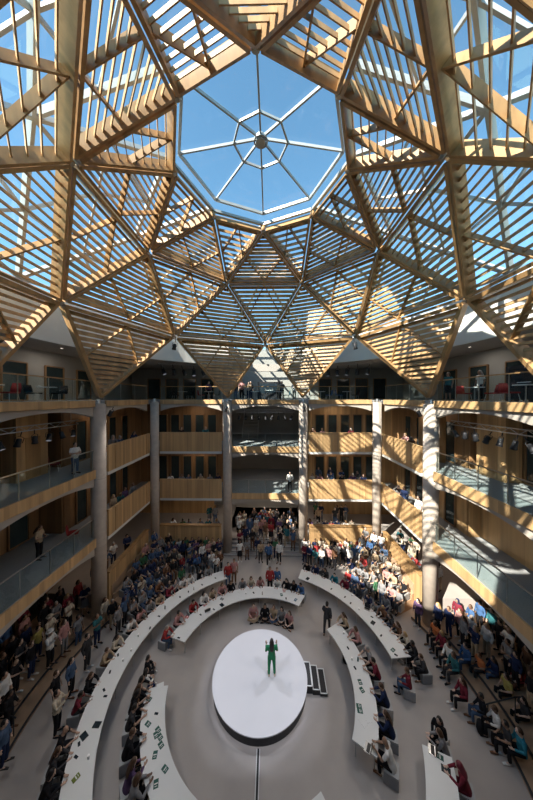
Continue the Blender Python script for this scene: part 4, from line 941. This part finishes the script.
# grey lectern-like bin on right second gallery, stools etc. handrails at steps
for sd, (x, y), l in ((-1, (-10.2, -1.9), 'left'), (1, (10.1, 2.6), 'right'), (1, (9.9, -1.2), 'lower right')):
    r = empty('handrail', (x, y, 0), label='dark metal handrail at the %s steps' % l, category='handrail')
    b = MB(); b.tube([(-sd * .6, 0, 0), (-sd * .6, 0, .9)], .02, 8); b.build('post', M['black'], r); b = MB(); b.tube([(sd * .5, 0, .32), (sd * .5, 0, 1.2)], .02, 8); b.build('post', M['black'], r)
    b = MB(); b.tube([(-sd * .7, 0, .88), (-sd * .6, 0, .92), (sd * .5, 0, 1.22), (sd * .7, 0, 1.22)], .025, 8); b.build('rail', M['black'], r)
# ceiling downlights of the galleries
DL = []
b = MB(); b.tube([(0, 0, 0), (0, 0, -.02)], .07, 16); d0 = b.build('downlight', M['down']); d0['category'] = 'ceiling light'
b = MB(); b.arc(.07, .09, 0, 360, -.03, 0, 16); b.build('rim', M['steel'], d0); KIDS[d0.name] = kids(d0)
def down(p, lab):
    o = d0 if not DL else dup(d0, p); o.location = p; DL.append((o, lab)); o['group'] = 'gallery downlights'
for y in (-1.5, 1, 3.5, 6):
    for sd, l in ((-1, 'left'), (1, 'right')): down((sd * 12.2, y, 16.4), 'small round downlight in the top gallery ceiling, %s side' % l)
for k in (1, 2):
    for x in (-7.5, -5.5, 5.5, 7.5): down((x, 10.9, LEV[k + 1] - .40), 'small round downlight over the %s, far side' % LN[k])
for x in (-7.5, -5.5, -1.2, 1.2, 5.5, 7.5): down((x, 12.0, 4.82), 'small round downlight over the ground level, far side')
uniq(DL)

# ------------------------------------------------------------------ light
def lamp(kind, name, loc, energy, col=(1, 1, 1), target=None, **k):
    l = bpy.data.lights.new(name, kind); l.energy = energy; l.color = col
    for a, v in k.items(): setattr(l, a, v)
    o = bpy.data.objects.new(name, l); COL.objects.link(o); o.location = loc
    if target is not None: o.rotation_euler = (V(target) - V(loc)).to_track_quat('-Z', 'Y').to_euler()
    return o
AZ, EL = 46, 39       # sun travels towards this azimuth
d = V((sin(rad(AZ)) * cos(rad(EL)), cos(rad(AZ)) * cos(rad(EL)), -sin(rad(EL))))
lamp('SUN', 'sun', (0, 0, 40), 13.5, (1, .93, .80), d + V((0, 0, 40)), angle=rad(.53))
for x, y in ((-6.45, -6.45), (6.45, -6.45), (-6.45, 6.45), (6.45, 6.45)): lamp('SPOT', 'stage_spot', (x, y, 16.75), 2300, (.86, .89, 1), (0, .2, .4), spot_size=rad(15.5), spot_blend=.25, shadow_soft_size=.06)
for x, y in ((-9.3, 3.9), (9.3, 3.9), (-9.3, -3.9), (9.3, -3.9)): lamp('SPOT', 'hall_fill_spot', (x, y, 12.3), 760, (1, .93, .86), (x * -.1, y * -.1, 0), spot_size=rad(100), spot_blend=.9, shadow_soft_size=.5)  # wide fill spots added to brighten the hall floor
for y in (-1, 4):
    for sd in (-1, 1): lamp('AREA', 'top_gallery_light', (sd * 12.6, y, 16.3), 20, (1, .9, .8), None, size=1.2)
for x in (-6.5, 6.5):
    for z in (4.7, 8.7, 12.7): lamp('AREA', 'gallery_light', (x, 11.2, z), 16, (1, .8, .6), None, size=1.0)
for sd in (-1, 1):
    for z in (4.7, 8.7, 12.7): lamp('AREA', 'side_gallery_light', (sd * 11.6, 6, z), 10, (1, .8, .6), None, size=1.0)
lamp('AREA', 'bay_light', (0, 12.6, 4.7), 90, (1, .85, .7), None, size=1.5); lamp('AREA', 'bay_light', (0, 12.6, 8.7), 10, (1, .85, .7), None, size=1.5)
w = bpy.data.worlds.new('sky'); SC.world = w; w.use_nodes = True; nt = w.node_tree
sk = nt.nodes.new('ShaderNodeTexSky'); sk.sky_type = 'NISHITA'; sk.sun_disc = False; sk.sun_elevation = rad(EL); sk.sun_rotation = rad(AZ + 180); sk.altitude = 200; sk.air_density = 1.0; sk.dust_density = 0; sk.ozone_density = 3
tn = nt.nodes.new('ShaderNodeVectorMath'); tn.operation = 'MULTIPLY'; tn.inputs[1].default_value = (.68, .98, .90)
nt.links.new(sk.outputs[0], tn.inputs[0]); hs_ = nt.nodes.new('ShaderNodeHueSaturation'); hs_.inputs['Saturation'].default_value = .96; nt.links.new(tn.outputs[0], hs_.inputs['Color']); nt.links.new(hs_.outputs[0], nt.nodes['Background'].inputs['Color']); nt.nodes['Background'].inputs['Strength'].default_value = .32

# ------------------------------------------------------------------ camera
c = bpy.data.cameras.new('camera'); co = bpy.data.objects.new('camera', c); COL.objects.link(co); SC.camera = co
c.sensor_fit = 'VERTICAL'; c.sensor_height = 36; c.sensor_width = 24; c.lens = 36 * F / 800; c.clip_start = .05
co.location = (CX, CY, CZ); co.rotation_euler = (PI / 2 + PITCH, 0, YAW)
SC.view_settings.view_transform = 'Standard'; SC.view_settings.look = 'None'; SC.view_settings.exposure = .2; SC.view_settings.gamma = 1
SC.cycles.use_denoising = True; SC.cycles.transparent_max_bounces = 16; SC.cycles.max_bounces = 8
